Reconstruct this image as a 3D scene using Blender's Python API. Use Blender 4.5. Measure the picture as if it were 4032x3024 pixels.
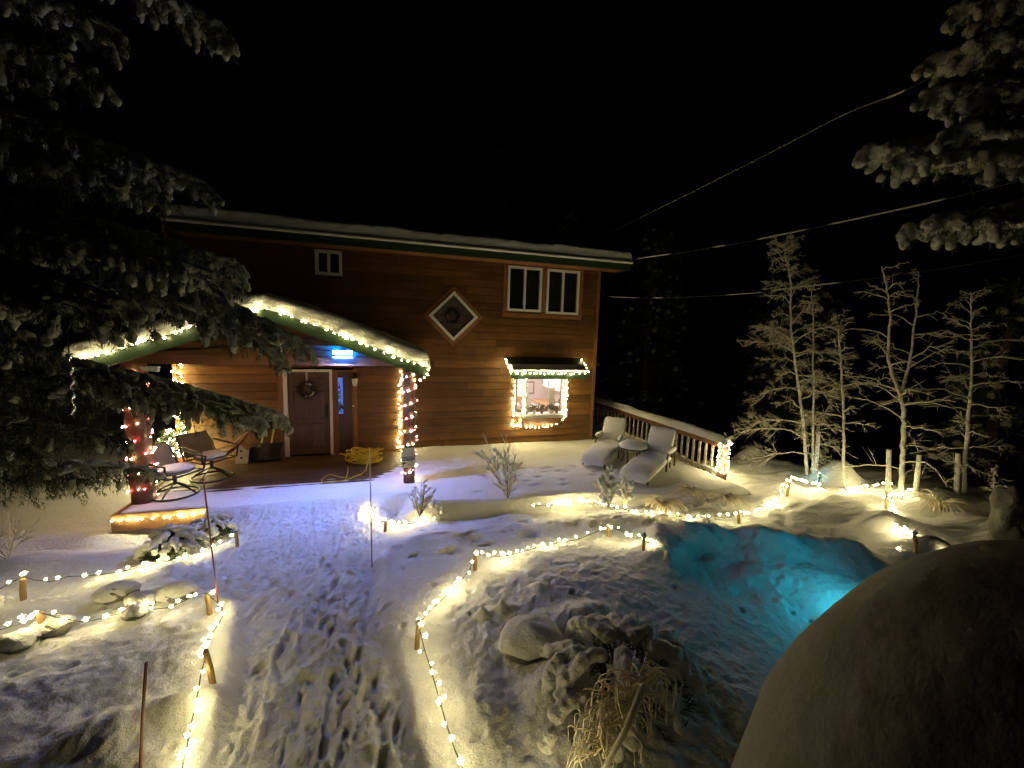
import bpy, math, random
import numpy as np
from mathutils import Vector, Matrix

for o in list(bpy.data.objects):
    bpy.data.objects.remove(o)
random.seed(11)
RNG = np.random.default_rng(11)
S = bpy.context.scene
COL = S.collection

# ------------------------------------------------------------------ camera
CH = 2.72
YAW, PITCH, ROLL, FPX = math.radians(16.94), math.radians(6.72), math.radians(1.784), 1600.0
IW, IH = 4032, 3024
cF = Vector((math.sin(YAW) * math.cos(PITCH), math.cos(YAW) * math.cos(PITCH), -math.sin(PITCH)))
r0 = Vector((math.cos(YAW), -math.sin(YAW), 0))
u0 = r0.cross(cF)
cR = math.cos(ROLL) * r0 + math.sin(ROLL) * u0
cU = cR.cross(cF)
cam_d = bpy.data.cameras.new('camera')
cam = bpy.data.objects.new('camera', cam_d)
COL.objects.link(cam)
cam.matrix_world = Matrix(((cR.x, cU.x, -cF.x, 0), (cR.y, cU.y, -cF.y, 0), (cR.z, cU.z, -cF.z, CH), (0, 0, 0, 1)))
cam_d.sensor_width = 36.0
cam_d.lens = FPX / IW * 36.0
cam_d.clip_start = 0.05
cam_d.clip_end = 2000
S.camera = cam

# ------------------------------------------------------------------ night sky, exposure
W = bpy.data.worlds.new('World')
S.world = W
W.use_nodes = True
wn = W.node_tree.nodes
wn.clear()
sky = wn.new('ShaderNodeTexSky')
sky.sky_type = 'NISHITA'
sky.sun_disc = False
sky.sun_elevation = math.radians(-4)
sky.sun_rotation = math.radians(200)
bg = wn.new('ShaderNodeBackground')
bg.inputs['Strength'].default_value = 0.012
wo = wn.new('ShaderNodeOutputWorld')
W.node_tree.links.new(sky.outputs[0], bg.inputs['Color'])
W.node_tree.links.new(bg.outputs[0], wo.inputs['Surface'])
S.view_settings.view_transform = 'Standard'
S.view_settings.look = 'None'
S.view_settings.exposure = 0.35
S.view_settings.gamma = 1.0
S.view_settings.use_curve_mapping = False
S.render.engine = 'CYCLES'
S.cycles.use_denoising = True
S.cycles.max_bounces = 6
S.cycles.diffuse_bounces = 3
S.cycles.glossy_bounces = 2
S.cycles.transmission_bounces = 4
S.cycles.transparent_max_bounces = 6
S.cycles.sample_clamp_indirect = 3.0
S.cycles.use_light_tree = True
S.cycles.caustics_reflective = False
S.cycles.caustics_refractive = False

# bulb radiances (lamps: these are the light of the scene)
L_HOUSE, L_FAR, L_PATH, L_NEAR, L_RED, L_COOL, L_BLUE, L_TEAL, L_ROOM = 165.0, 115.0, 62.0, 58.0, 60.0, 130.0, 1650.0, 135.0, 18.0
C_WARM = (1.0, 0.83, 0.37)


# ------------------------------------------------------------------ helpers
def ray(x, y):
    return cF + cR * ((x - IW / 2) / FPX) - cU * ((y - IH / 2) / FPX)


def onz(x, y, z=0.0):
    r = ray(x, y)
    return r * ((z - CH) / r.z) + Vector((0, 0, CH))


def ony(x, y, Y):
    r = ray(x, y)
    return r * (Y / r.y) + Vector((0, 0, CH))


def hash2(ix, iy, s):
    h = (ix.astype(np.int64) * 374761393 + iy.astype(np.int64) * 668265263 + s * 1442695041) & 0x7fffffff
    h = ((h ^ (h >> 13)) * 1274126177) & 0x7fffffff
    return ((h ^ (h >> 16)) & 0xffff) / 65535.0


def vnoise(x, y, s=0):
    ix, iy = np.floor(x), np.floor(y)
    fx, fy = x - ix, y - iy
    fx = fx * fx * (3 - 2 * fx)
    fy = fy * fy * (3 - 2 * fy)
    a, b = hash2(ix, iy, s), hash2(ix + 1, iy, s)
    c, d = hash2(ix, iy + 1, s), hash2(ix + 1, iy + 1, s)
    return (a + (b - a) * fx) * (1 - fy) + (c + (d - c) * fx) * fy - 0.5


def fbm(x, y, oct=4, s=0):
    t, a = 0, 1.0
    for k in range(oct):
        t = t + a * vnoise(x * 2 ** k + 17.3 * k, y * 2 ** k - 9.1 * k, s + k)
        a *= 0.5
    return t


def sm(x, a, b):
    t = np.clip((x - a) / (b - a), 0, 1)
    return t * t * (3 - 2 * t)


WL = {}


def wl(o):
    return WL.get(o.name, Vector((0, 0, 0))) if o else Vector((0, 0, 0))


class MB:
    """collects shapes in world coordinates; build() links them as ONE mesh object"""

    def __init__(s):
        s.V, s.L, s.N, s.n = [], [], [], 0

    def add(s, v, f):
        v = np.asarray(v, float).reshape(-1, 3)
        if isinstance(f, np.ndarray):
            s.L.append((f + s.n).ravel())
            s.N.append(np.full(len(f), f.shape[1]))
        else:
            for q in f:
                s.L.append(np.array(q) + s.n)
                s.N.append(np.array([len(q)]))
        s.V.append(v)
        s.n += len(v)

    BOXF = np.array([(0, 3, 2, 1), (4, 5, 6, 7), (0, 1, 5, 4), (1, 2, 6, 5), (2, 3, 7, 6), (3, 0, 4, 7)])

    def box(s, x0, x1, y0, y1, z0, z1):
        s.add([(x0, y0, z0), (x1, y0, z0), (x1, y1, z0), (x0, y1, z0), (x0, y0, z1), (x1, y0, z1), (x1, y1, z1), (x0, y1, z1)], s.BOXF)

    def hexa(s, p):
        s.add([tuple(q) for q in p], s.BOXF)

    def obox(s, c, ax, ay, az):
        """oriented box: centre and three half-axis vectors"""
        c, ax, ay, az = map(Vector, (c, ax, ay, az))
        s.hexa([c - ax - ay - az, c + ax - ay - az, c + ax + ay - az, c - ax + ay - az, c - ax - ay + az, c + ax - ay + az, c + ax + ay + az, c - ax + ay + az])

    def tube(s, pts, r, n=6, cap=True):
        pts = np.array([tuple(p) for p in pts], float)
        m = len(pts)
        rr = np.full(m, r) if np.isscalar(r) else np.asarray(r, float)
        t = np.gradient(pts, axis=0)
        t /= np.linalg.norm(t, axis=1)[:, None] + 1e-12
        up = np.where(np.abs(t[:, 2:3]) > 0.95, np.array([[1.0, 0, 0]]), np.array([[0, 0, 1.0]]))
        a = np.cross(t, up)
        a /= np.linalg.norm(a, axis=1)[:, None] + 1e-12
        for i in range(1, m):
            if a[i] @ a[i - 1] < 0:
                a[i] = -a[i]
        b = np.cross(t, a)
        an = np.arange(n) * 2 * math.pi / n
        v = pts[:, None] + rr[:, None, None] * (a[:, None] * np.cos(an)[None, :, None] + b[:, None] * np.sin(an)[None, :, None])
        i, j = np.meshgrid(np.arange(m - 1), np.arange(n), indexing='ij')
        i, j = i.ravel(), j.ravel()
        k = (j + 1) % n
        s.add(v.reshape(-1, 3), np.stack([i * n + j, i * n + k, (i + 1) * n + k, (i + 1) * n + j], 1))
        if cap:
            base = s.n - m * n
            for o, rev in ((base, True), (base + (m - 1) * n, False)):
                q = np.arange(o, o + n)
                s.L.append(q[::-1] if rev else q)
                s.N.append(np.array([n]))

    def grid(s, P, closed=False):
        """P: (a, b, 3) array of points"""
        a, b = P.shape[:2]
        i, j = np.meshgrid(np.arange(a - 1), np.arange(b if closed else b - 1), indexing='ij')
        i, j = i.ravel(), j.ravel()
        k = (j + 1) % b
        s.add(P.reshape(-1, 3), np.stack([i * b + j, i * b + k, (i + 1) * b + k, (i + 1) * b + j], 1))

    def prism(s, poly, y0, y1):
        """polygon in (x, z) extruded along y"""
        n = len(poly)
        v = [(x, y0, z) for x, z in poly] + [(x, y1, z) for x, z in poly]
        s.add(v, [list(range(n))] + [list(range(2 * n - 1, n - 1, -1))] + [[i, i + n, (i + 1) % n + n, (i + 1) % n] for i in range(n)])

    def build(s, name, mat, parent=None, loc=None, smooth=False, autos=None):
        v = np.concatenate(s.V)
        pw = wl(parent)
        lo = Vector(loc) if loc is not None else pw.copy()
        v = v - np.array(lo)
        L = np.concatenate(s.L)
        N = np.concatenate(s.N)
        me = bpy.data.meshes.new(name)
        me.vertices.add(len(v))
        me.vertices.foreach_set('co', v.astype(np.float32).ravel())
        me.loops.add(len(L))
        me.loops.foreach_set('vertex_index', L.astype(np.int32))
        me.polygons.add(len(N))
        st = np.concatenate([[0], np.cumsum(N)[:-1]])
        me.polygons.foreach_set('loop_start', st.astype(np.int32))
        me.polygons.foreach_set('use_smooth', np.full(len(N), bool(smooth)))
        me.update(calc_edges=True)
        me.validate()
        if mat:
            me.materials.append(mat)
        o = bpy.data.objects.new(name, me)
        COL.objects.link(o)
        if parent:
            o.parent = parent
        o.location = lo - pw
        WL[o.name] = lo
        return o


def merge(o, voxel, it=3, lump=0.0, size=0.1):
    """melt overlapping lumps of snow into one continuous skin"""
    r = o.modifiers.new('merge', 'REMESH')
    r.mode = 'VOXEL'
    r.voxel_size = voxel
    r.use_smooth_shade = True
    q = o.modifiers.new('soften', 'SMOOTH')
    q.iterations = it
    q.factor = 0.5
    if lump:
        t = bpy.data.textures.new('lumps', 'CLOUDS')
        t.noise_scale = size
        d = o.modifiers.new('lumps', 'DISPLACE')
        d.texture = t
        d.strength = lump
        d.mid_level = 0.5
    return o


def inst(name, me, at, parent, rot=None, scale=None):
    o = bpy.data.objects.new(name, me)
    COL.objects.link(o)
    if parent:
        o.parent = parent
    o.location = Vector(at) - wl(parent)
    if rot is not None:
        o.rotation_euler = rot
    if scale is not None:
        o.scale = scale if hasattr(scale, '__len__') else (scale,) * 3
    WL[o.name] = Vector(at)
    return o


def tag(o, label=None, cat=None, group=None, kind=None):
    for k, v in (('label', label), ('category', cat), ('group', group), ('kind', kind)):
        if v:
            o[k] = v
    return o


def thing(name, label, cat, loc, group=None):
    o = bpy.data.objects.new(name, None)
    o.empty_display_size = 0.1
    COL.objects.link(o)
    o.location = loc
    WL[o.name] = Vector(loc)
    return tag(o, label, cat, group)


# unit sphere template for lumps of snow
def sphere_tpl(nu=8, nv=6):
    v = [(0, 0, 1)]
    for i in range(1, nv):
        th = math.pi * i / nv
        for j in range(nu):
            ph = 2 * math.pi * j / nu
            v.append((math.sin(th) * math.cos(ph), math.sin(th) * math.sin(ph), math.cos(th)))
    v.append((0, 0, -1))
    f = [(0, 1 + j, 1 + (j + 1) % nu) for j in range(nu)]
    for i in range(nv - 2):
        for j in range(nu):
            a, b = 1 + i * nu + j, 1 + i * nu + (j + 1) % nu
            c, d = a + nu, b + nu
            f += [(a, c, d), (a, d, b)]
    e = len(v) - 1
    o = 1 + (nv - 2) * nu
    f += [(e, o + (j + 1) % nu, o + j) for j in range(nu)]
    return np.array(v), np.array(f)


TPL = sphere_tpl()
TPLF = sphere_tpl(20, 14)


def blob(mb, c, ax, r, lump=0.18, fine=False, flat=1.0):
    """lumpy ellipsoid; ax = half-length vector, r = radius across"""
    V, F = TPLF if fine else TPL
    ax = Vector(ax)
    l = ax.length
    t = ax.normalized() if l > 1e-6 else Vector((1, 0, 0))
    up = Vector((0, 0, 1)) if abs(t.z) < 0.9 else Vector((0, 1, 0))
    a = t.cross(up).normalized()
    b = a.cross(t)
    if fine:
        o = RNG.random(2) * 50
        k = 1 + lump * 1.6 * (vnoise(V[:, 0] * 1.7 + V[:, 2] * 1.1 + o[0], V[:, 1] * 1.7 - V[:, 2] + o[1]) + 0.5 * vnoise(V[:, 0] * 3.7 + V[:, 2] * 2.3 + o[1], V[:, 1] * 3.7 - V[:, 2] * 2 + o[0]))
    else:
        k = 1 + lump * (RNG.random(len(V)) - 0.5) * 2
    v = V * k[:, None]
    mb.add(np.array(c)[None] + v[:, :1] * np.array(t) * max(l, r) + v[:, 1:2] * np.array(a) * r + v[:, 2:3] * np.array(b) * r * flat, F)


# ------------------------------------------------------------------ materials
MATS = {}


def nmat(name):
    m = bpy.data.materials.new(name)
    m.use_nodes = True
    MATS[name] = m
    nt = m.node_tree
    return m, nt, nt.nodes['Principled BSDF']


def N_(nt, t, **kw):
    n = nt.nodes.new(t)
    for k, v in kw.items():
        if k in n.inputs:
            n.inputs[k].default_value = v
        else:
            setattr(n, k, v)
    return n


def solid(name, col, rough=0.6, metal=0.0, var=0.12, scale=9.0, bump=0.0, spec=0.5):
    m, nt, b = nmat(name)
    tc = N_(nt, 'ShaderNodeTexCoord')
    no = N_(nt, 'ShaderNodeTexNoise', Scale=scale, Detail=5.0)
    nt.links.new(tc.outputs['Object'], no.inputs['Vector'])
    mx = N_(nt, 'ShaderNodeMix', data_type='RGBA')
    mx.inputs[6].default_value = (*[c * (1 - var * 2) for c in col], 1)
    mx.inputs[7].default_value = (*[min(1, c * (1 + var * 2)) for c in col], 1)
    nt.links.new(no.outputs['Fac'], mx.inputs[0])
    nt.links.new(mx.outputs[2], b.inputs['Base Color'])
    b.inputs['Roughness'].default_value = rough
    b.inputs['Metallic'].default_value = metal
    b.inputs['Specular IOR Level'].default_value = spec
    if bump:
        bp = N_(nt, 'ShaderNodeBump', Strength=bump, Distance=0.02)
        n2 = N_(nt, 'ShaderNodeTexNoise', Scale=scale * 6, Detail=4.0)
        nt.links.new(tc.outputs['Object'], n2.inputs['Vector'])
        nt.links.new(n2.outputs['Fac'], bp.inputs['Height'])
        nt.links.new(bp.outputs[0], b.inputs['Normal'])
    return m


def snow_mat(name, col, sc=40.0, st=0.5, dist=0.012):
    m, nt, b = nmat(name)
    tc = N_(nt, 'ShaderNodeTexCoord')
    n1 = N_(nt, 'ShaderNodeTexNoise', Scale=sc, Detail=6.0, Roughness=0.65)
    n2 = N_(nt, 'ShaderNodeTexNoise', Scale=sc * 5.5, Detail=2.0)
    n3 = N_(nt, 'ShaderNodeTexNoise', Scale=1.7, Detail=4.0)
    for n in (n1, n2, n3):
        nt.links.new(tc.outputs['Object'], n.inputs['Vector'])
    ad = N_(nt, 'ShaderNodeMath', operation='MULTIPLY_ADD')
    ad.inputs[1].default_value = 0.14
    nt.links.new(n2.outputs['Fac'], ad.inputs[0])
    nt.links.new(n1.outputs['Fac'], ad.inputs[2])
    bp = N_(nt, 'ShaderNodeBump', Strength=st, Distance=dist)
    nt.links.new(ad.outputs[0], bp.inputs['Height'])
    nt.links.new(bp.outputs[0], b.inputs['Normal'])
    mx = N_(nt, 'ShaderNodeMix', data_type='RGBA')
    mx.inputs[6].default_value = (*[c * 0.88 for c in col], 1)
    mx.inputs[7].default_value = (*[min(0.93, c * 1.08) for c in col], 1)
    nt.links.new(n3.outputs['Fac'], mx.inputs[0])
    nt.links.new(mx.outputs[2], b.inputs['Base Color'])
    b.inputs['Roughness'].default_value = 0.75
    b.inputs['Specular IOR Level'].default_value = 0.25
    return m


def wood(name, c1, c2, axis=0, rough=0.6, rnd=0.35, stretch=14.0, sc=26.0, bump=0.25):
    """stained wood: grain along an axis, each board its own tone"""
    m, nt, b = nmat(name)
    tc = N_(nt, 'ShaderNodeTexCoord')
    mp = N_(nt, 'ShaderNodeMapping')
    s = [1.0, 1.0, 1.0]
    s[axis] = 1.0 / stretch
    mp.inputs['Scale'].default_value = s
    oi = N_(nt, 'ShaderNodeObjectInfo')
    va = N_(nt, 'ShaderNodeVectorMath', operation='SCALE')
    va.inputs['Scale'].default_value = 37.0
    cmb = N_(nt, 'ShaderNodeCombineXYZ')
    for i in range(3):
        nt.links.new(oi.outputs['Random'], cmb.inputs[i])
    nt.links.new(cmb.outputs[0], va.inputs[0])
    nt.links.new(va.outputs[0], mp.inputs['Location'])
    nt.links.new(tc.outputs['Object'], mp.inputs['Vector'])
    no = N_(nt, 'ShaderNodeTexNoise', Scale=sc, Detail=6.0, Roughness=0.6, Distortion=0.6)
    nt.links.new(mp.outputs[0], no.inputs['Vector'])
    cr = N_(nt, 'ShaderNodeValToRGB')
    cr.color_ramp.elements[0].position = 0.3
    cr.color_ramp.elements[0].color = (*c1, 1)
    cr.color_ramp.elements[1].position = 0.72
    cr.color_ramp.elements[1].color = (*c2, 1)
    nt.links.new(no.outputs['Fac'], cr.inputs[0])
    mr = N_(nt, 'ShaderNodeMapRange')
    mr.inputs['To Min'].default_value = 1 - rnd
    mr.inputs['To Max'].default_value = 1 + rnd
    nt.links.new(oi.outputs['Random'], mr.inputs['Value'])
    wz = N_(nt, 'ShaderNodeTexNoise', Scale=1.3, Detail=6.0, Roughness=0.7)
    nt.links.new(tc.outputs['Object'], wz.inputs['Vector'])
    wr = N_(nt, 'ShaderNodeMapRange')
    wr.inputs['From Min'].default_value = 0.3
    wr.inputs['From Max'].default_value = 0.7
    wr.inputs['To Min'].default_value = 0.62
    wr.inputs['To Max'].default_value = 1.18
    nt.links.new(wz.outputs['Fac'], wr.inputs['Value'])
    wm = N_(nt, 'ShaderNodeMath', operation='MULTIPLY')
    nt.links.new(mr.outputs[0], wm.inputs[0])
    nt.links.new(wr.outputs[0], wm.inputs[1])
    hs = N_(nt, 'ShaderNodeHueSaturation')
    nt.links.new(wm.outputs[0], hs.inputs['Value'])
    nt.links.new(cr.outputs[0], hs.inputs['Color'])
    nt.links.new(hs.outputs[0], b.inputs['Base Color'])
    bp = N_(nt, 'ShaderNodeBump', Strength=bump, Distance=0.006)
    nt.links.new(no.outputs['Fac'], bp.inputs['Height'])
    nt.links.new(bp.outputs[0], b.inputs['Normal'])
    b.inputs['Roughness'].default_value = rough
    return m


def frosty(name, bark, frost, lo=-0.35, hi=0.35):
    """bark with frost and snow lying on its upper side"""
    m, nt, b = nmat(name)
    ge = N_(nt, 'ShaderNodeNewGeometry')
    sx = N_(nt, 'ShaderNodeSeparateXYZ')
    nt.links.new(ge.outputs['Normal'], sx.inputs[0])
    tc = N_(nt, 'ShaderNodeTexCoord')
    no = N_(nt, 'ShaderNodeTexNoise', Scale=14.0, Detail=4.0)
    nt.links.new(tc.outputs['Object'], no.inputs['Vector'])
    ma = N_(nt, 'ShaderNodeMath', operation='MULTIPLY_ADD')
    ma.inputs[1].default_value = 1.6
    nt.links.new(no.outputs['Fac'], ma.inputs[0])
    nt.links.new(sx.outputs['Z'], ma.inputs[2])
    mr = N_(nt, 'ShaderNodeMapRange')
    mr.inputs['From Min'].default_value = lo + 0.8
    mr.inputs['From Max'].default_value = hi + 0.8
    nt.links.new(ma.outputs[0], mr.inputs['Value'])
    mx = N_(nt, 'ShaderNodeMix', data_type='RGBA')
    mx.inputs[6].default_value = (*bark, 1)
    mx.inputs[7].default_value = (*frost, 1)
    nt.links.new(mr.outputs[0], mx.inputs[0])
    nt.links.new(mx.outputs[2], b.inputs['Base Color'])
    b.inputs['Roughness'].default_value = 0.85
    bp = N_(nt, 'ShaderNodeBump', Strength=0.4, Distance=0.01)
    nt.links.new(no.outputs['Fac'], bp.inputs['Height'])
    nt.links.new(bp.outputs[0], b.inputs['Normal'])
    return m


def glow(name, col, strength):
    m, nt, b = nmat(name)
    b.inputs['Base Color'].default_value = (*col, 1)
    b.inputs['Emission Color'].default_value = (*col, 1)
    b.inputs['Emission Strength'].default_value = strength
    return m


def glass(name, tint, alpha):
    m, nt, b = nmat(name)
    b.inputs['Base Color'].default_value = (*tint, 1)
    b.inputs['Roughness'].default_value = 0.06
    b.inputs['Alpha'].default_value = alpha
    return m


M_SNOW = snow_mat('snow', (0.80, 0.80, 0.80), 34.0, 1.0, 0.028)
M_SNOWR = snow_mat('packed_snow', (0.78, 0.78, 0.79), 20.0, 1.0, 0.02)
M_SHADEDSNOW = snow_mat('shaded_crust', (0.15, 0.148, 0.145), 12.0, 0.8, 0.02)  # mound snow coloured near black to stand for lack of light
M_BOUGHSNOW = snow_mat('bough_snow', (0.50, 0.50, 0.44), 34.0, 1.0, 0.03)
M_SPRUCESNOW = snow_mat('shaded_bough_snow', (0.42, 0.43, 0.37), 34.0, 1.0, 0.03)  # darker copy of the bough snow, shade put into its colour
M_SIDING = wood('cedar_siding', (0.125, 0.054, 0.012), (0.24, 0.112, 0.024), 0, rnd=0.32, sc=18.0)
M_TRIM = wood('cedar_trim', (0.20, 0.075, 0.022), (0.34, 0.14, 0.045), 0, rnd=0.15)
M_TRIMV = wood('cedar_trim_upright', (0.20, 0.075, 0.022), (0.34, 0.14, 0.045), 2, rnd=0.15)
M_STUMP = snow_mat('shaded_stump_snow', (0.10, 0.10, 0.09), 12.0, 1.0, 0.03)  # stump snow coloured dark in place of dim light
M_LOG = wood('log_post', (0.075, 0.028, 0.012), (0.14, 0.055, 0.022), 2, rnd=0.1)
M_DECK = wood('deck_board', (0.055, 0.028, 0.014), (0.11, 0.055, 0.027), 0, 0.5, 0.25)
M_SKIRT = wood('deck_skirt', (0.24, 0.12, 0.035), (0.38, 0.20, 0.06), 0, 0.6, 0.1)
M_RAIL = wood('rail_wood', (0.13, 0.06, 0.03), (0.24, 0.12, 0.06), 2, 0.7, 0.2)
M_DOOR = wood('door_wood', (0.075, 0.04, 0.018), (0.12, 0.065, 0.03), 2, 0.45, 0.05)
M_STAKE = wood('stake_wood', (0.28, 0.17, 0.06), (0.46, 0.29, 0.11), 2, 0.7, 0.15)
M_GREEN = solid('green_metal', (0.02, 0.042, 0.018), 0.45, 0.0, 0.1)
M_GUTTER = solid('gutter_metal', (0.86, 0.85, 0.82), 0.35, 0.0, 0.02)
M_VINYL = solid('white_vinyl', (0.80, 0.79, 0.76), 0.4, 0.0, 0.03)
M_GLASS = glass('dark_glass', (0.012, 0.016, 0.014), 0.45)
M_CLEAR = glass('clear_glass', (0.6, 0.6, 0.6), 0.07)
M_CURT = solid('curtain', (0.05, 0.065, 0.03), 0.9, var=0.3, scale=4)
M_DARK = solid('dark_room', (0.03, 0.025, 0.02), 0.9)
M_BLACK = solid('black_metal', (0.018, 0.017, 0.016), 0.4, 0.4)
M_BRONZE = solid('bronze_frame', (0.06, 0.04, 0.025), 0.45, 0.5)
M_CUSH = solid('cushion', (0.15, 0.14, 0.115), 0.9)
M_NEEDLE = solid('needles', (0.045, 0.07, 0.026), 0.7, var=0.3, scale=3)
M_NEEDLEF = solid('frosted_needles', (0.03, 0.042, 0.018), 0.8, var=0.3, scale=5)
M_BARK = solid('bark', (0.09, 0.06, 0.04), 0.9, var=0.3, scale=12, bump=0.6)
M_FROST = frosty('frosted_bark', (0.36, 0.32, 0.25), (0.88, 0.87, 0.82), -0.5, 0.3)
M_FROST2 = frosty('frosted_twig', (0.16, 0.11, 0.07), (0.78, 0.77, 0.73), -0.5, 0.25)
M_FROST3 = frosty('frosted_straw', (0.62, 0.48, 0.27), (0.88, 0.83, 0.68), -0.5, 0.4)
M_RIME = frosty('rimed_rail', (0.15, 0.09, 0.05), (0.60, 0.57, 0.50), -0.45, 0.45)
M_ROCK = solid('rock', (0.16, 0.15, 0.14), 0.85, var=0.25, scale=8, bump=0.8)
M_CORD = solid('light_cord', (0.012, 0.03, 0.014), 0.6)
M_CORDW = solid('pale_cord', (0.45, 0.42, 0.36), 0.6)
M_YELLOW = solid('yellow_rope', (0.62, 0.48, 0.03), 0.6)
M_RED = solid('red_brown', (0.20, 0.055, 0.035), 0.6)
M_WIRE = solid('cable', (0.03, 0.03, 0.03), 0.7)
M_GREY = solid('grey_plate', (0.42, 0.46, 0.44), 0.5, 0.2)
M_NAVY = solid('navy_print', (0.02, 0.035, 0.12), 0.6)
M_WHITE = solid('white_print', (0.78, 0.78, 0.78), 0.6, var=0.02)
M_INK = solid('black_print', (0.03, 0.03, 0.03), 0.7)
M_CREAM = solid('kitchen_wall', (0.72, 0.62, 0.58), 0.8, var=0.03)
M_CAB = solid('cabinet_white', (0.72, 0.68, 0.66), 0.5, var=0.03)
M_TAN = solid('table_wood', (0.34, 0.19, 0.09), 0.5)
M_LEAF = solid('house_plant', (0.10, 0.075, 0.03), 0.7, var=0.3)
M_CHROME = solid('spinner_metal', (0.7, 0.7, 0.72), 0.15, 0.9)
M_BIRD = solid('birdhouse_white', (0.66, 0.62, 0.54), 0.7)
M_BULB = glow('warm_bulb', C_WARM, L_HOUSE)
M_BULBP = glow('path_bulb', C_WARM, L_PATH)
M_BULBF = glow('far_path_bulb', C_WARM, L_FAR)
M_BULBN = glow('dim_path_bulb', C_WARM, L_NEAR)
M_BULBR = glow('red_bulb', (1.0, 0.07, 0.09), L_RED)
M_BULBC = glow('cool_bulb', (1.0, 0.93, 0.75), L_COOL)
M_BLUELED = glow('blue_led', (0.20, 0.33, 1.0), L_BLUE)
M_BLUEBLOOM = glow('blue_bloom', (0.0, 0.09, 1.0), 700.0)  # for the added emitter that imitates bloom
M_BLUEFRONT = glow('blue_front', (0.30, 0.50, 1.0), 16.0)
M_TEALED = glow('teal_led', (0.05, 0.72, 0.95), L_TEAL)
M_ROOM = glow('room_lamp', (1.0, 0.86, 0.82), L_ROOM)
M_BLUEPANE = glow('blue_glow_decal', (0.10, 0.22, 0.75), 0.5)  # glow put into the pane in place of blue light on it


# ------------------------------------------------------------------ ground
FOOT = []   # (x, y, angle, length, width, depth)
rf = random.Random(5)
for px, py, a in ((1275, 2440, 0.1), (1305, 2475, 0.2), (1345, 2530, -0.2), (1400, 2560, 0.3), (1385, 2450, 0.1), (1430, 2465, 0.0), (1265, 2330, 0.3),
                  (1300, 2350, 0.2), (1315, 2280, 0.1), (1340, 2705, 0.25), (1345, 2750, 0.5), (1305, 2650, -0.2), (1405, 2640, -0.15), (1470, 2655, -0.05),
                  (1350, 2870, 0.3), (1270, 2920, -0.3), (1330, 2950, 0.2), (1430, 2700, 0.15), (1500, 2780, 0.7), (1560, 2850, 0.1), (1260, 2200, 0.2),
                  (1290, 2210, 0.1), (1100, 2550, 0.1), (1075, 2280, 0.4), (1140, 2330, 0.3), (1015, 2620, 0.5), (1500, 2960, 0.1), (1210, 2240, 0.2)):
    q = onz(px, py, -0.05)
    FOOT.append((q.x, q.y, a, 0.08, 0.032, 0.042))
for k in range(70):   # trodden walk up to the porch
    y = rf.uniform(2.3, 6.7)
    x = rf.uniform(-1.1, 0.05) if y < 4.6 else rf.uniform(-2.1, -0.15)
    FOOT.append((x, y, rf.uniform(-0.5, 0.5), rf.uniform(0.05, 0.10), rf.uniform(0.028, 0.045), rf.uniform(0.004, 0.014)))
for k in range(60):    # trodden lane past the pond
    x = rf.uniform(0.6, 6.2)
    FOOT.append((x, 5.15 + 0.04 * x + rf.gauss(0, 0.28), rf.uniform(1.0, 2.0), 0.12, 0.06, rf.uniform(0.02, 0.05)))
for k in range(120):   # lumps dropped from boughs, small pits
    x, y = rf.uniform(-4.2, 5.2), rf.uniform(2.2, 6.0)
    FOOT.append((x, y, rf.uniform(0, 3), rf.uniform(0.03, 0.06), rf.uniform(0.025, 0.04), rf.uniform(0.01, 0.03)))
for k in range(26):    # marks on the patio snow
    FOOT.append((rf.uniform(1.2, 4.2), rf.uniform(6.4, 8.3), rf.uniform(0, 3), 0.09, 0.05, 0.03))
HUMP = []              # (px, py, height, rx, ry)
for px, py, h, rx, ry in ((1660, 2130, 0.10, 0.32, 0.2), (2120, 2330, 0.06, 0.1, 0.08), (1900, 2415, 0.09, 0.07, 0.06), (1975, 2405, 0.11, 0.07, 0.06),
                          (3290, 1885, 0.42, 0.5, 0.35), (2960, 1790, 0.5, 0.5, 0.4), (2720, 1960, 0.2, 0.5, 0.22), (2560, 1930, 0.16, 0.4, 0.15), (2850, 1990, 0.18, 0.35, 0.2),
                          (2640, 2010, 0.13, 0.3, 0.12), (2010, 2000, 0.10, 0.4, 0.15), (2180, 1990, 0.08, 0.25, 0.12), (400, 2030, 0.1, 0.5, 0.3), (120, 2180, 0.12, 0.7, 0.3),
                          (3480, 2060, 0.15, 0.4, 0.2), (3640, 2190, 0.3, 0.5, 0.35), (2200, 2650, 0.13, 0.25, 0.2), (2150, 2760, 0.16, 0.2, 0.25), (2300, 2450, 0.16, 0.4, 0.2),
                          (600, 2250, 0.1, 0.5, 0.2), (1750, 1800, 0.04, 0.5, 0.3), (2180, 1790, 0.07, 0.2, 0.15), (1900, 2800, 0.1, 0.22, 0.3), (430, 2880, 0.12, 0.3, 0.2), (700, 2790, 0.1, 0.3, 0.12)):
    q = onz(px, py)
    HUMP.append((q.x, q.y, h, rx, ry))


def seg_d(X, Y, pts):
    best = np.full(X.shape, 1e9)
    for (ax, ay), (bx, by) in zip(pts[:-1], pts[1:]):
        dx, dy = bx - ax, by - ay
        t = np.clip(((X - ax) * dx + (Y - ay) * dy) / (dx * dx + dy * dy), 0, 1)
        best = np.minimum(best, np.hypot(X - ax - t * dx, Y - ay - t * dy))
    return best


RIDGE = [(3.15, 4.0), (3.6, 4.42), (4.3, 4.3), (4.9, 4.0), (5.7, 3.5)]


def lip_y(X):
    return 6.22 - 0.06 * X - 0.25 * sm(X, 2.8, 4.5) + 0.05 * np.sin(X * 2.3) + 0.25 * sm(X, 0.4, -0.2)


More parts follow.
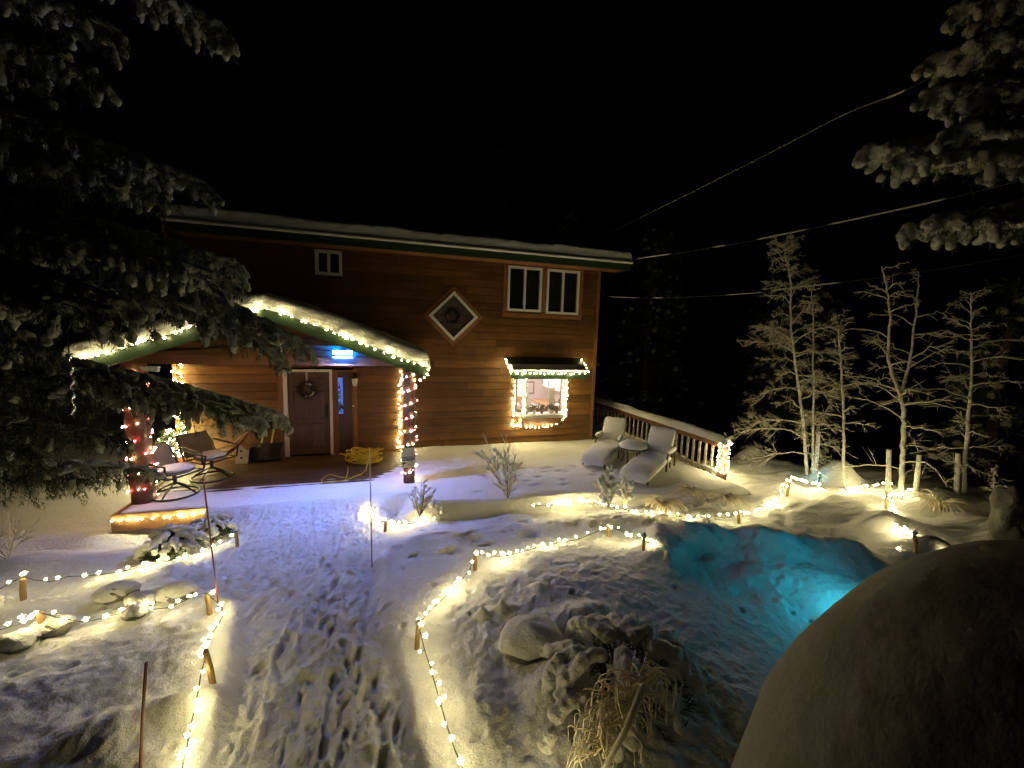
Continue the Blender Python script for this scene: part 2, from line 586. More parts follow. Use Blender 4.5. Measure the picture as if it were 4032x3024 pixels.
def walk_w(X, Y):
    l = np.interp(Y, [1.5, 2.7, 3.6, 4.4, 5.0, 6.8], [-1.0, -1.08, -1.2, -1.45, -2.2, -2.6])
    r = np.interp(Y, [1.5, 2.9, 3.7, 4.5, 5.5, 6.2, 6.8], [0.25, 0.12, -0.05, -0.12, -0.1, 0.0, 0.3])
    n = 0.06 * vnoise(Y * 3 + X * 0, Y * 0.7, 31)
    return sm(X, l - 0.08 + n, l + 0.08 + n) * (1 - sm(X, r - 0.07 + n, r + 0.07 + n)) * (1 - sm(Y, 6.6, 7.1))


def gh(X, Y, detail=True):
    X = np.asarray(X, float)
    Y = np.asarray(Y, float)
    z = 0.07 * fbm(X * 0.55, Y * 0.55, 3, 3)
    z = z - 0.36 * sm(X, -2.35, -3.0) * sm(Y, 5.6, 6.7)             # lawn falls away by the deck end
    z = z - 0.20 * sm(Y, 5.2, 6.1) * sm(X, -0.2, 0.3) * (1 - sm(X, 6.2, 7.0))
    # hill drops off behind the railing and the trees
    e = Y - (7.2 - 0.30 * (X - 6.4))
    hd = sm(X, 6.3, 7.2) * sm(e, 0.0, 5.0)
    z = z - 2.2 * hd - 0.22 * np.clip(e - 4, 0, 30) * sm(X, 6.3, 8)
    z = z - 0.9 * sm(X, 11, 16)
    z = z + sm(X, 3.6, 4.6) * (1 - sm(X, 12, 14)) * (0.13 * fbm(X * 1.5, Y * 2.1, 3, 14) + 0.03 * fbm(X * 7, Y * 7, 3, 15)) * sm(Y, 3.0, 3.8)
    # pond basin with a raised rim of snow
    rd = seg_d(X, Y, RIDGE)
    z = z + (0.24 + 0.16 * fbm(X * 2.3, Y * 2.3, 3, 18)) * np.exp(-(rd / 0.30) ** 2)
    z = z + 0.05 * fbm(X * 4.2, Y * 4.2, 3, 19) * np.exp(-(((X - 4.1) / 1.2) ** 2 + ((Y - 3.3) / 1.1) ** 2))
    z = z - 0.16 * np.exp(-(((X - 4.2) / 1.0) ** 2 + ((Y - 2.7) / 0.8) ** 2))
    z = z + 0.08 * np.exp(-(((X - 2.0) / 0.9) ** 2 + ((Y - 3.7) / 0.5) ** 2))
    for hx, hy, h, rx, ry in HUMP:
        z = z + h * np.exp(-(((X - hx) / rx) ** 2 + ((Y - hy) / ry) ** 2) * 1.3)
    ww = walk_w(X, Y)
    z = z - 0.085 * ww
    # bank thrown up along both sides of the walk
    z = z + 0.045 * np.exp(-((X + 1.28 + 0.1 * (Y - 3)) / 0.16) ** 2) * (1 - sm(Y, 4.4, 4.8))
    if detail:
        rough = 0.35 + 0.35 * ww
        z = z + 0.022 * (1 - ww) * fbm(X * 2.6, Y * 3.4, 3, 12)
        z = z + 0.020 * rough * fbm(X * 6, Y * 6, 4, 8) + 0.030 * rough * fbm(X * 19, Y * 19, 3, 9)
        bed = sm(X, 0.35, 0.6) * (1 - sm(Y, 4.2, 4.6)) * (1 - sm(X, 2.6, 3.2))
        z = z + bed * (0.026 * fbm(X * 9, Y * 9, 3, 21) + 0.018 * np.maximum(0, fbm(X * 26, Y * 20, 2, 22)))
        lf = (1 - sm(X, -1.6, -1.35)) * (1 - sm(Y, 4.3, 4.8))
        z = z + lf * (0.05 * fbm(X * 3.5, Y * 3.5, 3, 23) + 0.02 * fbm(X * 13, Y * 13, 3, 24))
        rid = np.abs(fbm(X * 7 + 1.2 * fbm(X * 1.1, Y * 1.1, 2, 41), Y * 1.1, 3, 40))        # shovel scrapes and drag marks
        sc = sm(X, -1.15, -0.95) * (1 - sm(X, -0.5, -0.35)) * (1 - sm(Y, 4.2, 4.6))
        z = z + sc * (0.13 * np.maximum(0, 0.11 - rid) * 3 + 0.03 * fbm(X * 10, Y * 6, 3, 42))
        clod = np.maximum(0, vnoise(X * 24, Y * 24, 50) - 0.2) * ww
        z = z + 0.12 * clod
        rut = np.abs(fbm(X * 3.4 + 0.9 * fbm(X * 0.8, Y * 0.8, 2, 44), Y * 0.55, 3, 43))
        z = z - 0.035 * ww * np.maximum(0, 0.16 - rid) * 4 * (vnoise(X * 1.5, Y * 1.5, 46) + 0.6) - 0.05 * ww * np.maximum(0, 0.10 - rut) * 6
        for fx, fy, a, l, w, d in FOOT:
            m = (np.abs(X - fx) < 0.32) & (np.abs(Y - fy) < 0.32)
            if not m.any():
                continue
            dx, dy = X[m] - fx, Y[m] - fy
            u = dx * math.sin(a) + dy * math.cos(a)
            v = dx * math.cos(a) - dy * math.sin(a)
            q = (u / l) ** 2 + (v / (w * (1 + 0.3 * u / l))) ** 2
            z[m] += -d * np.exp(-q ** 2 * 0.9) + 0.22 * d * np.exp(-((np.sqrt(q) - 1.45) / 0.3) ** 2)
        # sole treads left of the scraped strip
    # patio: deep even snow with an overhanging front lip
    ly = lip_y(X)
    pat = sm(Y, ly - 0.012, ly + 0.03) * sm(X, 0.05, 0.55) * (1 - sm(X, 6.25, 6.5)) * (1 - sm(Y, 12.5, 13))
    pz = 0.055 + 0.035 * fbm(X * 0.9, Y * 0.9, 3, 60) + 0.006 * fbm(X * 9, Y * 9, 3, 61) + 0.03 * sm(Y, ly + 0.5, ly + 0.05)
    z = z * (1 - pat) + pat * pz
    if detail:
        for fx, fy, a, l, w, d in FOOT[-26:]:
            z = z - pat * d * np.exp(-(((X - fx) / l) ** 2 + ((Y - fy) / w) ** 2))
    # porch deck: bare boards near the wall, blown snow towards its edge
    y0 = np.where(X > -2.62, 6.62, 6.93)
    dk = sm(Y, y0, y0 + np.where(X > -2.62, 0.28, 0.02)) * sm(X, -3.78, -3.74) * (1 - sm(X, 0.35, 0.6)) * (1 - sm(Y, 9.55, 9.6))
    edge = 7.75 + 0.35 * sm(X, -0.9, 0.5) + 0.9 * sm(X, -0.3, 0.6) + 0.25 * sm(X, -2.5, -3.2) + 0.22 * fbm(X * 1.8, Y * 1.8, 3, 70)
    cov = (edge - Y)
    board = 0.5 + 0.5 * np.cos((Y - 6.95) / 0.14 * 2 * math.pi)
    dz = np.clip(0.028 * cov, -0.06, 0.03) + 0.006 * fbm(X * 3, Y * 9, 3, 71) - 0.009 * board * np.clip(1 - cov / 0.8, 0, 1)
    z = z * (1 - dk) + dk * dz
    # under the house
    z = np.where(Y > 9.62, np.minimum(z, np.where((X < 5.1), -0.2, z)), z)
    return z


def gz(x, y):
    return float(gh(np.array([x]), np.array([y]), False)[0])


def spaced(lo, hi, st, far_lo, far_hi, g=1.065):
    mid = np.arange(lo, hi + st * 0.5, st)
    up, d, x = [], st, hi
    while x < far_hi:
        d *= g
        x += d
        up.append(x)
    dn, d, x = [], st, lo
    while x > far_lo:
        d *= g
        x -= d
        dn.append(x)
    return np.concatenate([dn[::-1], mid, up])


gx = spaced(-2.9, 5.4, 0.0165, -160, 160)
gy = spaced(1.5, 7.9, 0.0165, -60, 200)
GX, GY = np.meshgrid(gx, gy)
GZ = gh(GX, GY)
mb = MB()
mb.grid(np.stack([GX, GY, GZ], 2))
tag(mb.build('snowy_ground', M_SNOWR, smooth=True), kind='structure')


def gpt(x, y, h=0.03):
    """point h above the snow that the photograph shows at a pixel"""
    p = onz(x, y, h)
    for k in range(4):
        p = onz(x, y, gz(p.x, p.y) + h)
    return p


# ------------------------------------------------------------------ house
YW = 9.52
house = thing('wooden_house', 'two storey cedar clad house with snowy eaves and a lit front gable porch', 'house', (0, YW, 0))
HX0, HX1 = -4.04, 5.14
a = ony(1128, 1458, YW)
DX0, DX1, DZ1 = -2.06, -1.24, a.z - 0.03
SX0, SX1 = -1.10, -0.80
OPEN = [(-2.22, -0.74, -0.3, DZ1 + 0.09)]                       # door with its sidelight
w1a, w1b = ony(2000, 1045, YW), ony(2128, 1230, YW)
w2a, w2b = ony(2154, 1058, YW), ony(2274, 1241, YW)
w3a, w3b = ony(1240, 982, YW), ony(1348, 1088, YW)
WIN = [(w1a.x, w1b.x, w1b.z, w1a.z), (w2a.x, w2b.x, w2b.z, w2a.z), (w3a.x, w3b.x, w3b.z, w3a.z)]
OPEN += [(x0 - 0.02, x1 + 0.02, z0 - 0.02, z1 + 0.02) for x0, x1, z0, z1 in WIN]
BX0, BX1, BZ0, BZ1 = 3.0, 4.26, 0.84, 1.86                    # bay opening
OPEN.append((BX0, BX1, BZ0, BZ1))
ZT = 4.62


def cells(lo, hi, cuts):
    xs = sorted({lo, hi, *[c for c in cuts if lo < c < hi]})
    return list(zip(xs[:-1], xs[1:]))


mb = MB()
for x0, x1 in cells(HX0, HX1, [c for o in OPEN for c in o[:2]]):
    zc = cells(-0.4, ZT, [c for o in OPEN for c in o[2:]])
    for z0, z1 in zc:
        xm, zm = (x0 + x1) / 2, (z0 + z1) / 2
        if not any(o[0] < xm < o[1] and o[2] < zm < o[3] for o in OPEN):
            mb.box(x0, x1, YW + 0.026, YW + 0.16, z0, z1)
mb.box(HX1 - 0.15, HX1, YW + 0.17, 15.5, -0.4, ZT)
mb.box(HX0, HX0 + 0.15, YW + 0.17, 15.5, -0.4, ZT)
mb.box(HX0 + 0.15, HX1 - 0.15, 15.35, 15.5, -0.4, ZT)
wall = mb.build('wall', M_SIDING, house)


def plank(x0, x1, z0, z1, y, par, cut=None):
    """lapped siding board: thick at its lower edge"""
    m = MB()
    za = zb = z1
    if cut:
        za, zb = cut(x0), cut(x1)
        za, zb = min(z1, za), min(z1, zb)
        if za <= z0 + 0.004 and zb <= z0 + 0.004:
            return
        za, zb = max(za, z0 + 0.004), max(zb, z0 + 0.004)
    m.hexa([(x0, y - 0.028, z0), (x1, y - 0.028, z0), (x1, y + 0.026, z0), (x0, y + 0.026, z0), (x0, y + 0.002, za), (x1, y + 0.002, zb), (x1, y + 0.026, zb), (x0, y + 0.026, za)])
    m.build('plank', M_SIDING, par)


rp = random.Random(3)
CW = 0.172
k = 0
z = -0.12
while z < ZT - 0.02:
    z1 = min(z + CW - 0.011, ZT)
    xs = [HX0]
    while xs[-1] < HX1 - 0.06:
        xs.append(xs[-1] + rp.uniform(4.0, 7.5))
    xs[-1] = HX1 - 0.06
    if xs[-1] - xs[-2] < 0.6:
        xs.pop(-2)
    for x0, x1 in zip(xs[:-1], xs[1:]):
        iv = [(x0 + 0.002, x1 - 0.002)]
        for o in OPEN:
            if o[2] < (z + z1) / 2 < o[3]:
                nv = []
                for a, b in iv:
                    if o[1] <= a or o[0] >= b:
                        nv.append((a, b))
                    else:
                        if o[0] > a + 0.02:
                            nv.append((a, o[0]))
                        if o[1] < b - 0.02:
                            nv.append((o[1], b))
                iv = nv
        for a, b in iv:
            plank(a, b, z, z1, YW, wall)
    z += CW
    k += 1
mb = MB()
mb.box(HX1 - 0.06, HX1 + 0.02, YW - 0.035, YW + 0.16, -0.4, ZT - 0.003)
mb.build('corner_board', M_TRIMV, house)
# main roof with fascia, drip edge and deep snow
YE = 8.86
eR, eL = ony(2484, 1034, YE), ony(769, 874, YE)
EZ = (eR.z + eL.z) / 2
EX0, EX1 = ony(645, 860, YE).x, eR.x
mb = MB()
th = 0.30
for y0, y1 in ((YE + 0.03, 12.5),):
    mb.hexa([(EX0, y0, EZ - 0.05), (EX1, y0, EZ - 0.05), (EX1, y1, EZ + th * (y1 - y0) - 0.05), (EX0, y1, EZ + th * (y1 - y0) - 0.05),
             (EX0, y0, EZ), (EX1, y0, EZ), (EX1, y1, EZ + th * (y1 - y0)), (EX0, y1, EZ + th * (y1 - y0))])
    mb.hexa([(EX0, y1, EZ + th * (y1 - y0) - 0.05), (EX1, y1, EZ + th * (y1 - y0) - 0.05), (EX1, 16.2, EZ - 0.05), (EX0, 16.2, EZ - 0.05),
             (EX0, y1, EZ + th * (y1 - y0)), (EX1, y1, EZ + th * (y1 - y0)), (EX1, 16.2, EZ), (EX0, 16.2, EZ)])
roof = mb.build('roof', M_GREEN, house)
mb = MB()
mb.box(EX0, EX1, YE - 0.03, YE + 0.027, EZ - 0.19, EZ - 0.005)
mb.box(EX1 - 0.03, EX1 - 0.002, YE + 0.03, 9.9, EZ - 0.17, EZ - 0.06)
mb.build('fascia', M_GREEN, roof)
mb = MB()
mb.box(EX0 - 0.01, EX1 + 0.01, YE - 0.055, YE - 0.033, EZ - 0.035, EZ + 0.018)
mb.tube([(EX0 - 0.01, YE - 0.062, EZ - 0.012), (EX1 + 0.01, YE - 0.062, EZ - 0.012)], 0.03, 10)
mb.build('drip_edge', M_GUTTER, roof)
mb = MB()
mb.box(EX0, EX1 - 0.04, YE + 0.032, YW - 0.04, EZ - 0.15, EZ - 0.12)
mb.build('soffit', M_TRIM, roof)


def snow_slab(name, xs, ys, base, T, r, par, seed, amp=0.03, edges=(1, 1, 1, 0), mat=M_SNOW):
    """snow lying on a sloping roof: top sheet that rounds over and drops to the roof at its free edges"""
    X, Y = np.meshgrid(xs, ys)
    x0, x1, y0, y1 = xs[0], xs[-1], ys[0], ys[-1]
    d = np.full(X.shape, 9.0)
    for use, dist in zip(edges, (X - x0, x1 - X, Y - y0, y1 - Y)):
        if use:
            d = np.minimum(d, dist)
    k = np.clip(d / r, 0, 1)
    prof = np.sqrt(np.clip(1 - (1 - k) ** 2, 0, 1))
    n = 1 + amp * 8 * fbm(X * 1.3, Y * 1.3, 3, seed)
    Z = base(X, Y) + T * prof * n + amp * 0.5 * prof * fbm(X * 8, Y * 8, 3, seed + 5)
    bulge = -0.035 * np.sin(np.clip(d / r, 0, 1) * math.pi) * (Y - y0 < r * 1.2)
    Yb = Y + bulge + amp * 0.9 * fbm(X * 6, Z * 12, 3, seed + 9) * (k < 1)
    m = MB()
    m.grid(np.stack([X, Yb, Z], 2))
    return m.build(name, mat, par, smooth=True)


def easep(a, b, n, m=14, r=0.2):
    """coordinates bunched at both ends"""
    e = a + r * (1 - np.cos(np.linspace(0, math.pi / 2, m)))
    f = b - r * (1 - np.cos(np.linspace(math.pi / 2, 0, m)))
    return np.unique(np.round(np.concatenate([e, np.linspace(a + r, b - r, n), f]), 5))


snow_slab('roof_snow', easep(EX0, EX1 + 0.02, 260), easep(YE - 0.015, 12.4, 14, 20), lambda X, Y: EZ + 0.02 + th * np.maximum(0, Y - YE - 0.03), 0.25, 0.09, roof, 80, 0.032)


# windows
def window(x0, x1, z0, z1, par, mull=1, fr=0.055, glassm=M_GLASS, back=M_CURT, y=None):
    y = YW if y is None else y
    m = MB()
    yf, yb = y - 0.045, y + 0.06
    m.box(x0, x0 + fr, yf, yb, z0, z1)
    m.box(x1 - fr, x1, yf, yb, z0, z1)
    m.box(x0 + fr, x1 - fr, yf, yb, z0, z0 + fr)
    m.box(x0 + fr, x1 - fr, yf, yb, z1 - fr, z1)
    w = m.build('window', M_VINYL, par)
    m = MB()
    xm = (x0 + x1) / 2
    m.box(xm - 0.025, xm + 0.025, yf + 0.008, yb, z0 + fr + 0.001, z1 - fr - 0.001)
    m.build('mullion', M_VINYL, w)
    for a, b in ((x0 + fr + 0.001, xm - 0.026), (xm + 0.026, x1 - fr - 0.001)):
        m = MB()
        m.box(a, b, y + 0.015, y + 0.021, z0 + fr + 0.001, z1 - fr - 0.001)
        m.build('pane', glassm, w)
    # curtains behind the glass
    m = MB()
    n = 40
    xs = np.linspace(x0 + fr, x1 - fr, n)
    yy = y + 0.10 + 0.012 * np.sin(xs * 70)
    P = np.stack([np.stack([xs, yy, np.full(n, z0 + fr)], 1), np.stack([xs, yy, np.full(n, z1 - fr)], 1)])
    m.grid(P)
    m.build('curtain', back, w)
    return w


window(*WIN[0], house)
window(*WIN[1], house)
window(*WIN[2], house, fr=0.06, back=M_DARK)
m = MB()   # cedar casing round the upper pair of windows
x0, x1, z0, z1 = WIN[0][0] - 0.10, WIN[1][1] + 0.10, min(WIN[0][2], WIN[1][2]) - 0.12, max(WIN[0][3], WIN[1][3]) + 0.10
m.box(x0, x1, YW - 0.03, YW - 0.0165, WIN[0][3] + 0.022, z1)
m.box(x0, WIN[0][0] - 0.022, YW - 0.03, YW - 0.0165, z0 + 0.1, WIN[0][3] + 0.02)
m.box(WIN[1][1] + 0.022, x1, YW - 0.03, YW - 0.0165, z0 + 0.1, WIN[0][3] + 0.02)
m.box(WIN[0][1] + 0.022, WIN[1][0] - 0.022, YW - 0.03, YW - 0.0165, z0 + 0.1, WIN[0][3] + 0.02)
m.box(x0, x1, YW - 0.03, YW - 0.0165, z0, z0 + 0.098)
m.build('casing', M_TRIM, house)
# diamond window
dl, dr, dt, db = ony(1687, 1240, YW), ony(1880, 1250, YW), ony(1785, 1147, YW), ony(1781, 1343, YW)
cx, cz = (dl.x + dr.x) / 2, (dt.z + db.z) / 2
R = ((dr.x - dl.x) + (dt.z - db.z)) / 4


def dia_ring(m, ro, ri, y0, y1):
    c = [(1, 0), (0, 1), (-1, 0), (0, -1)]
    for i in range(4):
        (ax, az), (bx, bz) = c[i], c[(i + 1) % 4]
        q = [(ro * ax, ro * az), (ro * bx, ro * bz), (ri * bx, ri * bz), (ri * ax, ri * az)]
        m.prism([(cx + u, cz + v) for u, v in q], y0, y1)


m = MB()
dia_ring(m, R, R - 0.085, YW - 0.085, YW - 0.02)
dw = m.build('diamond_window', M_VINYL, house)
m = MB()
dia_ring(m, R + 0.13, R + 0.002, YW - 0.04, YW - 0.018)
m.build('casing', M_TRIM, dw)
m = MB()
m.prism([(cx + (R - 0.086) * u, cz + (R - 0.086) * v) for u, v in ((1, 0), (0, 1), (-1, 0), (0, -1))], YW - 0.066, YW - 0.060)
m.build('pane', glass('diamond_glass', (0.03, 0.03, 0.03), 0.25), dw)
m = MB()
m.prism([(cx + (R - 0.06) * u, cz + (R - 0.06) * v) for u, v in ((1, 0), (0, 1), (-1, 0), (0, -1))], YW - 0.024, YW - 0.018)
m.build('curtain', solid('diamond_curtain', (0.26, 0.17, 0.12), 0.9, var=0.35, scale=6), dw)


def needles(m, c, d, n, ln, sp, w=0.006, down=0.0):
    """n thin needle blades scattered about c, pointing along d with a spread"""
    c = np.array(c)
    d = np.array(d, float)
    v = RNG.normal(size=(n, 3)) * sp + d
    v[:, 2] -= down * RNG.random(n)
    v /= np.linalg.norm(v, axis=1)[:, None] + 1e-9
    l = ln * (0.6 + 0.8 * RNG.random(n))[:, None]
    s = np.cross(v, RNG.normal(size=(n, 3)))
    s /= np.linalg.norm(s, axis=1)[:, None] + 1e-9
    a = c + RNG.normal(size=(n, 3)) * ln * 0.25
    P = np.stack([a - s * w, a + s * w, a + v * l], 1).reshape(-1, 3)
    m.add(P, np.arange(3 * n).reshape(-1, 3))


def wreath(label, c, r, t, cat='wreath', mat=M_NEEDLE, ribbon=False, n=44):
    o = thing('wreath', label, cat, c)
    m = MB()
    for i in range(n):
        a = 2 * math.pi * i / n
        p = (c[0] + r * math.cos(a), c[1], c[2] + r * math.sin(a))
        needles(m, p, (-math.sin(a) * 0.5 + math.cos(a) * 0.3, -0.25, math.cos(a) * 0.5 + math.sin(a) * 0.3), 26, t, 0.6, 0.007)
    tag(m.build('greenery', mat, o), kind='stuff')
    m = MB()
    for i in range(9):
        a = random.uniform(0, 6.28)
        blob(m, (c[0] + r * math.cos(a), c[1] - t * 0.5, c[2] + r * math.sin(a)), (0.02, 0, 0.0), 0.022)
    m.build('berries', M_CORDW if ribbon else M_RED, o, smooth=True)
    if ribbon:
        m = MB()
        m.box(c[0] - 0.02, c[0] + 0.02, c[1] + 0.005, c[1] + 0.012, c[2] + r, DZ1 - 0.01)
        m.build('ribbon', M_CORDW, o)
    return o


wq = ony(1782, 1246, YW)
wreath('dark round wreath hung inside the diamond window', (wq.x, YW - 0.042, wq.z), 0.13, 0.05, mat=M_INK)
# bay window
bay = MB()
BY = 9.12
sl = [(BX0 + 0.06, BY), (BX1 - 0.08, BY)]
FR = 0.06
bz0, bz1 = BZ0, BZ1
bay.box(BX0 + 0.05, BX0 + 0.05 + FR, BY - 0.03, BY + 0.03, bz0, bz1)
bay.box(BX1 - 0.07 - FR, BX1 - 0.07, BY - 0.03, BY + 0.03, bz0, bz1)
bay.box(BX0 + 0.02, BX1 - 0.04, BY - 0.05, YW + 0.05, bz0 - 0.075, bz0 - 0.002)
bay.box(BX0 + 0.05 + FR, BX1 - 0.07 - FR, BY - 0.025, BY + 0.03, bz1 - 0.06, bz1)
bay.box(BX0 - 0.035, BX0 + 0.02, YW - 0.09, YW - 0.02, bz0, bz1)
bay.box(BX1 - 0.04, BX1 + 0.02, YW - 0.09, YW - 0.02, bz0, bz1)
bayw = bay.build('bay_window', M_VINYL, house)
m = MB()
m.box(BX0 + 0.05 + FR + 0.002, BX1 - 0.07 - FR - 0.002, BY - 0.004, BY + 0.002, bz0, bz1 - 0.062)
m.build('pane', M_CLEAR, bayw)
for xa, xb in ((BX0 + 0.03, BX0 + 0.07), (BX1 - 0.07, BX1 - 0.03)):
    m = MB()
    x = (xa + xb) / 2
    m.box(x - 0.003, x + 0.003, BY + 0.032, YW - 0.092, bz0, bz1)
    m.build('pane', M_CLEAR, bayw)
m = MB()   # timber skirt that tapers to the wall below the sill
m.hexa([(BX0 + 0.12, YW - 0.12, 0.50), (BX1 - 0.15, YW - 0.12, 0.50), (BX1 - 0.15, YW - 0.017, 0.50), (BX0 + 0.12, YW - 0.017, 0.50),
        (BX0 + 0.06, BY, bz0 - 0.077), (BX1 - 0.08, BY, bz0 - 0.077), (BX1 - 0.08, YW - 0.017, bz0 - 0.077), (BX0 + 0.06, YW - 0.017, bz0 - 0.077)])
m.build('skirt', M_TRIM, bayw)
tl, tr_, fl, fr_ = ony(1990, 1402, YW - 0.02), ony(2280, 1412, YW - 0.02), ony(2012, 1458, 8.98), ony(2322, 1470, 8.98)
m = MB()
xa, xb = tl.x, tr_.x + 0.02
zt_, zf_ = (tl.z + tr_.z) / 2, (fl.z + fr_.z) / 2
m.hexa([(xa, 8.98, zf_ - 0.03), (xb, 8.98, zf_ - 0.03), (xb, YW - 0.018, zt_ - 0.03), (xa, YW - 0.018, zt_ - 0.03), (xa, 8.98, zf_), (xb, 8.98, zf_), (xb, YW - 0.018, zt_), (xa, YW - 0.018, zt_)])
broof = m.build('bay_roof', M_GREEN, house)
m = MB()
m.box(xa, xb, 8.95, 8.978, zf_ - 0.17, zf_ + 0.005)
m.build('fascia', M_GREEN, broof)
slope = (zt_ - zf_) / (YW - 0.018 - 8.98)
snow_slab('roof_snow', easep(xa + 0.02, xb - 0.02, 40, 8, 0.06), easep(8.955, 9.2, 10, 8, 0.05), lambda X, Y: zf_ + 0.004 + slope * np.maximum(0, Y - 8.98), 0.05, 0.06, broof, 95, 0.03, edges=(1, 1, 1, 1))
m = MB()   # boards closing the bay overhead
m.box(BX0 + 0.03, BX1 - 0.05, BY - 0.02, YW - 0.02, bz1 + 0.002, bz1 + 0.03)
m.build('soffit', M_TRIM, bayw)

# door and sidelight
m = MB()
DZ0 = 0.02
m.box(DX0 + 0.002, DX1 - 0.002, YW + 0.02, YW + 0.065, DZ0, DZ1 - 0.002)
door = m.build('door', M_DOOR, house)
dw_, dh = DX1 - DX0, DZ1 - DZ0
for fx in (0.13, 0.55):
    for z0, z1 in ((0.10, 0.38), (0.43, 0.78), (0.83, 0.93)):
        m = MB()
        xa, xb = DX0 + fx * dw_, DX0 + (fx + 0.32) * dw_
        za, zb = DZ0 + z0 * dh, DZ0 + z1 * dh
        yb, yf = YW + 0.0195, YW + 0.006
        m.hexa([(xa + 0.02, yf, za + 0.02), (xb - 0.02, yf, za + 0.02), (xb, yb, za), (xa, yb, za), (xa + 0.02, yf, zb - 0.02), (xb - 0.02, yf, zb - 0.02), (xb, yb, zb), (xa, yb, zb)])
        m.build('panel', M_DOOR, door)
m = MB()
hx = DX1 - 0.07
m.box(hx - 0.025, hx + 0.025, YW + 0.008, YW + 0.019, 0.78, 1.12)
m.tube([(hx, YW + 0.0, 0.82), (hx, YW - 0.05, 0.84), (hx, YW - 0.06, 0.92), (hx, YW - 0.05, 1.0), (hx, YW, 1.02)], 0.012, 6)
blob(m, (hx, YW - 0.005, 1.08), (0.0, 0.02, 0), 0.03, 0.02)
m.build('handle', M_BLACK, door)
m = MB()
m.box(DX0 - 0.08, DX0 - 0.001, YW - 0.03, YW + 0.07, 0, DZ1 + 0.05)
m.box(DX1 + 0.001, DX1 + 0.055, YW - 0.03, YW + 0.07, 0, DZ1 + 0.05)
m.box(DX0 - 0.001, DX1 + 0.001, YW - 0.03, YW + 0.07, DZ1, DZ1 + 0.05)
m.build('door_frame', M_VINYL, house)
m = MB()
m.box(-2.24, DX0 - 0.082, YW - 0.035, YW + 0.07, 0, DZ1 + 0.08)
m.build('door_casing', M_TRIMV, house)
m = MB()
m.box(SX1 + 0.045, SX1 + 0.12, YW - 0.035, YW + 0.07, 0, DZ1 + 0.08)
m.build('door_casing', M_TRIMV, house)
m = MB()
m.box(DX1 + 0.058, SX0 - 0.002, YW - 0.02, YW + 0.06, 0, DZ1 + 0.04)
m.box(SX0 - 0.002, SX0 + 0.03, YW - 0.03, YW + 0.065, 0, DZ1 + 0.04)
m.box(SX1 + 0.012, SX1 + 0.043, YW - 0.03, YW + 0.065, 0, DZ1 + 0.04)
m.box(SX0 + 0.03, SX1 + 0.012, YW - 0.03, YW + 0.065, DZ1 - 0.0, DZ1 + 0.04)
side = m.build('sidelight', M_TRIMV, house)
m = MB()
m.box(SX0 + 0.031, SX1 + 0.011, YW + 0.02, YW + 0.05, 0.0, DZ1 - 0.002)
m.build('side_panel', M_DOOR, side)
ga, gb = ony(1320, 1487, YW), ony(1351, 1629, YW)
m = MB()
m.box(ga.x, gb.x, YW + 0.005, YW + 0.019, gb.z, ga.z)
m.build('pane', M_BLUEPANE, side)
m = MB()   # dark leaded vine and blooms on the glowing pane
gm = (ga.x + gb.x) / 2
gw = (gb.x - ga.x) / 2
pts = [(gm + gw * 0.5 * math.sin(t * 7) * (0.4 + t), YW - 0.0, ga.z - (ga.z - gb.z) * (0.15 + 0.75 * t)) for t in np.linspace(0, 1, 16)]
m.tube(pts, 0.006, 5)
for i in range(26):
    t = random.uniform(0.15, 1)
    blob(m, (gm + gw * random.uniform(-0.8, 0.8) * t, YW + 0.0, ga.z - (ga.z - gb.z) * (0.1 + 0.85 * t)), (0.01, 0, 0.012), 0.012)
for i in range(22):
    t = random.uniform(0.72, 1)
    blob(m, (gm + gw * random.uniform(-0.9, 0.9), YW + 0.001, ga.z - (ga.z - gb.z) * t), (0.02, 0, 0.01), 0.02)
m.build('leading', M_INK, side, smooth=True)
m = MB()
m.box(-2.2, -0.76, YW + 0.165, YW + 0.18, 0, DZ1 + 0.1)
m.build('hall_panel', M_DARK, house)
wreath('small bare twig wreath with a ribbon on the front door', (DX0 + dw_ * 0.46, YW - 0.02, ony(1217, 1535, YW).z), 0.14, 0.07, mat=solid('twig_wreath', (0.05, 0.045, 0.035), 0.9), ribbon=True)

# porch roof with its gable
PY0 = 7.0
RX, RZ = -1.77, 3.04
SLP = 0.372
PXR, PXL = 0.64, -4.18


def proof(X):
    return RZ - SLP * np.abs(X - RX)


m = MB()
for xe in (PXR, PXL):
    ze = float(proof(np.array(xe)))
    m.hexa([(RX, PY0 + 0.03, RZ - 0.05), (xe, PY0 + 0.03, ze - 0.05), (xe, YW - 0.02, ze - 0.05), (RX, YW - 0.02, RZ - 0.05), (RX, PY0 + 0.03, RZ - 0.002), (xe, PY0 + 0.03, ze - 0.002), (xe, YW - 0.02, ze - 0.002), (RX, YW - 0.02, RZ - 0.002)])
proofo = m.build('porch_roof', M_GREEN, house)
for xe in (PXR, PXL):
    ze = float(proof(np.array(xe)))
    m = MB()
    xr = RX + (0.001 if xe > RX else -0.001)
    m.hexa([(xr, PY0 - 0.015, RZ - 0.18), (xe, PY0 - 0.015, ze - 0.18), (xe, PY0 + 0.028, ze - 0.18), (xr, PY0 + 0.028, RZ - 0.18), (xr, PY0 - 0.015, RZ), (xe, PY0 - 0.015, ze), (xe, PY0 + 0.028, ze), (xr, PY0 + 0.028, RZ)])
    m.build('fascia', M_GREEN, proofo)
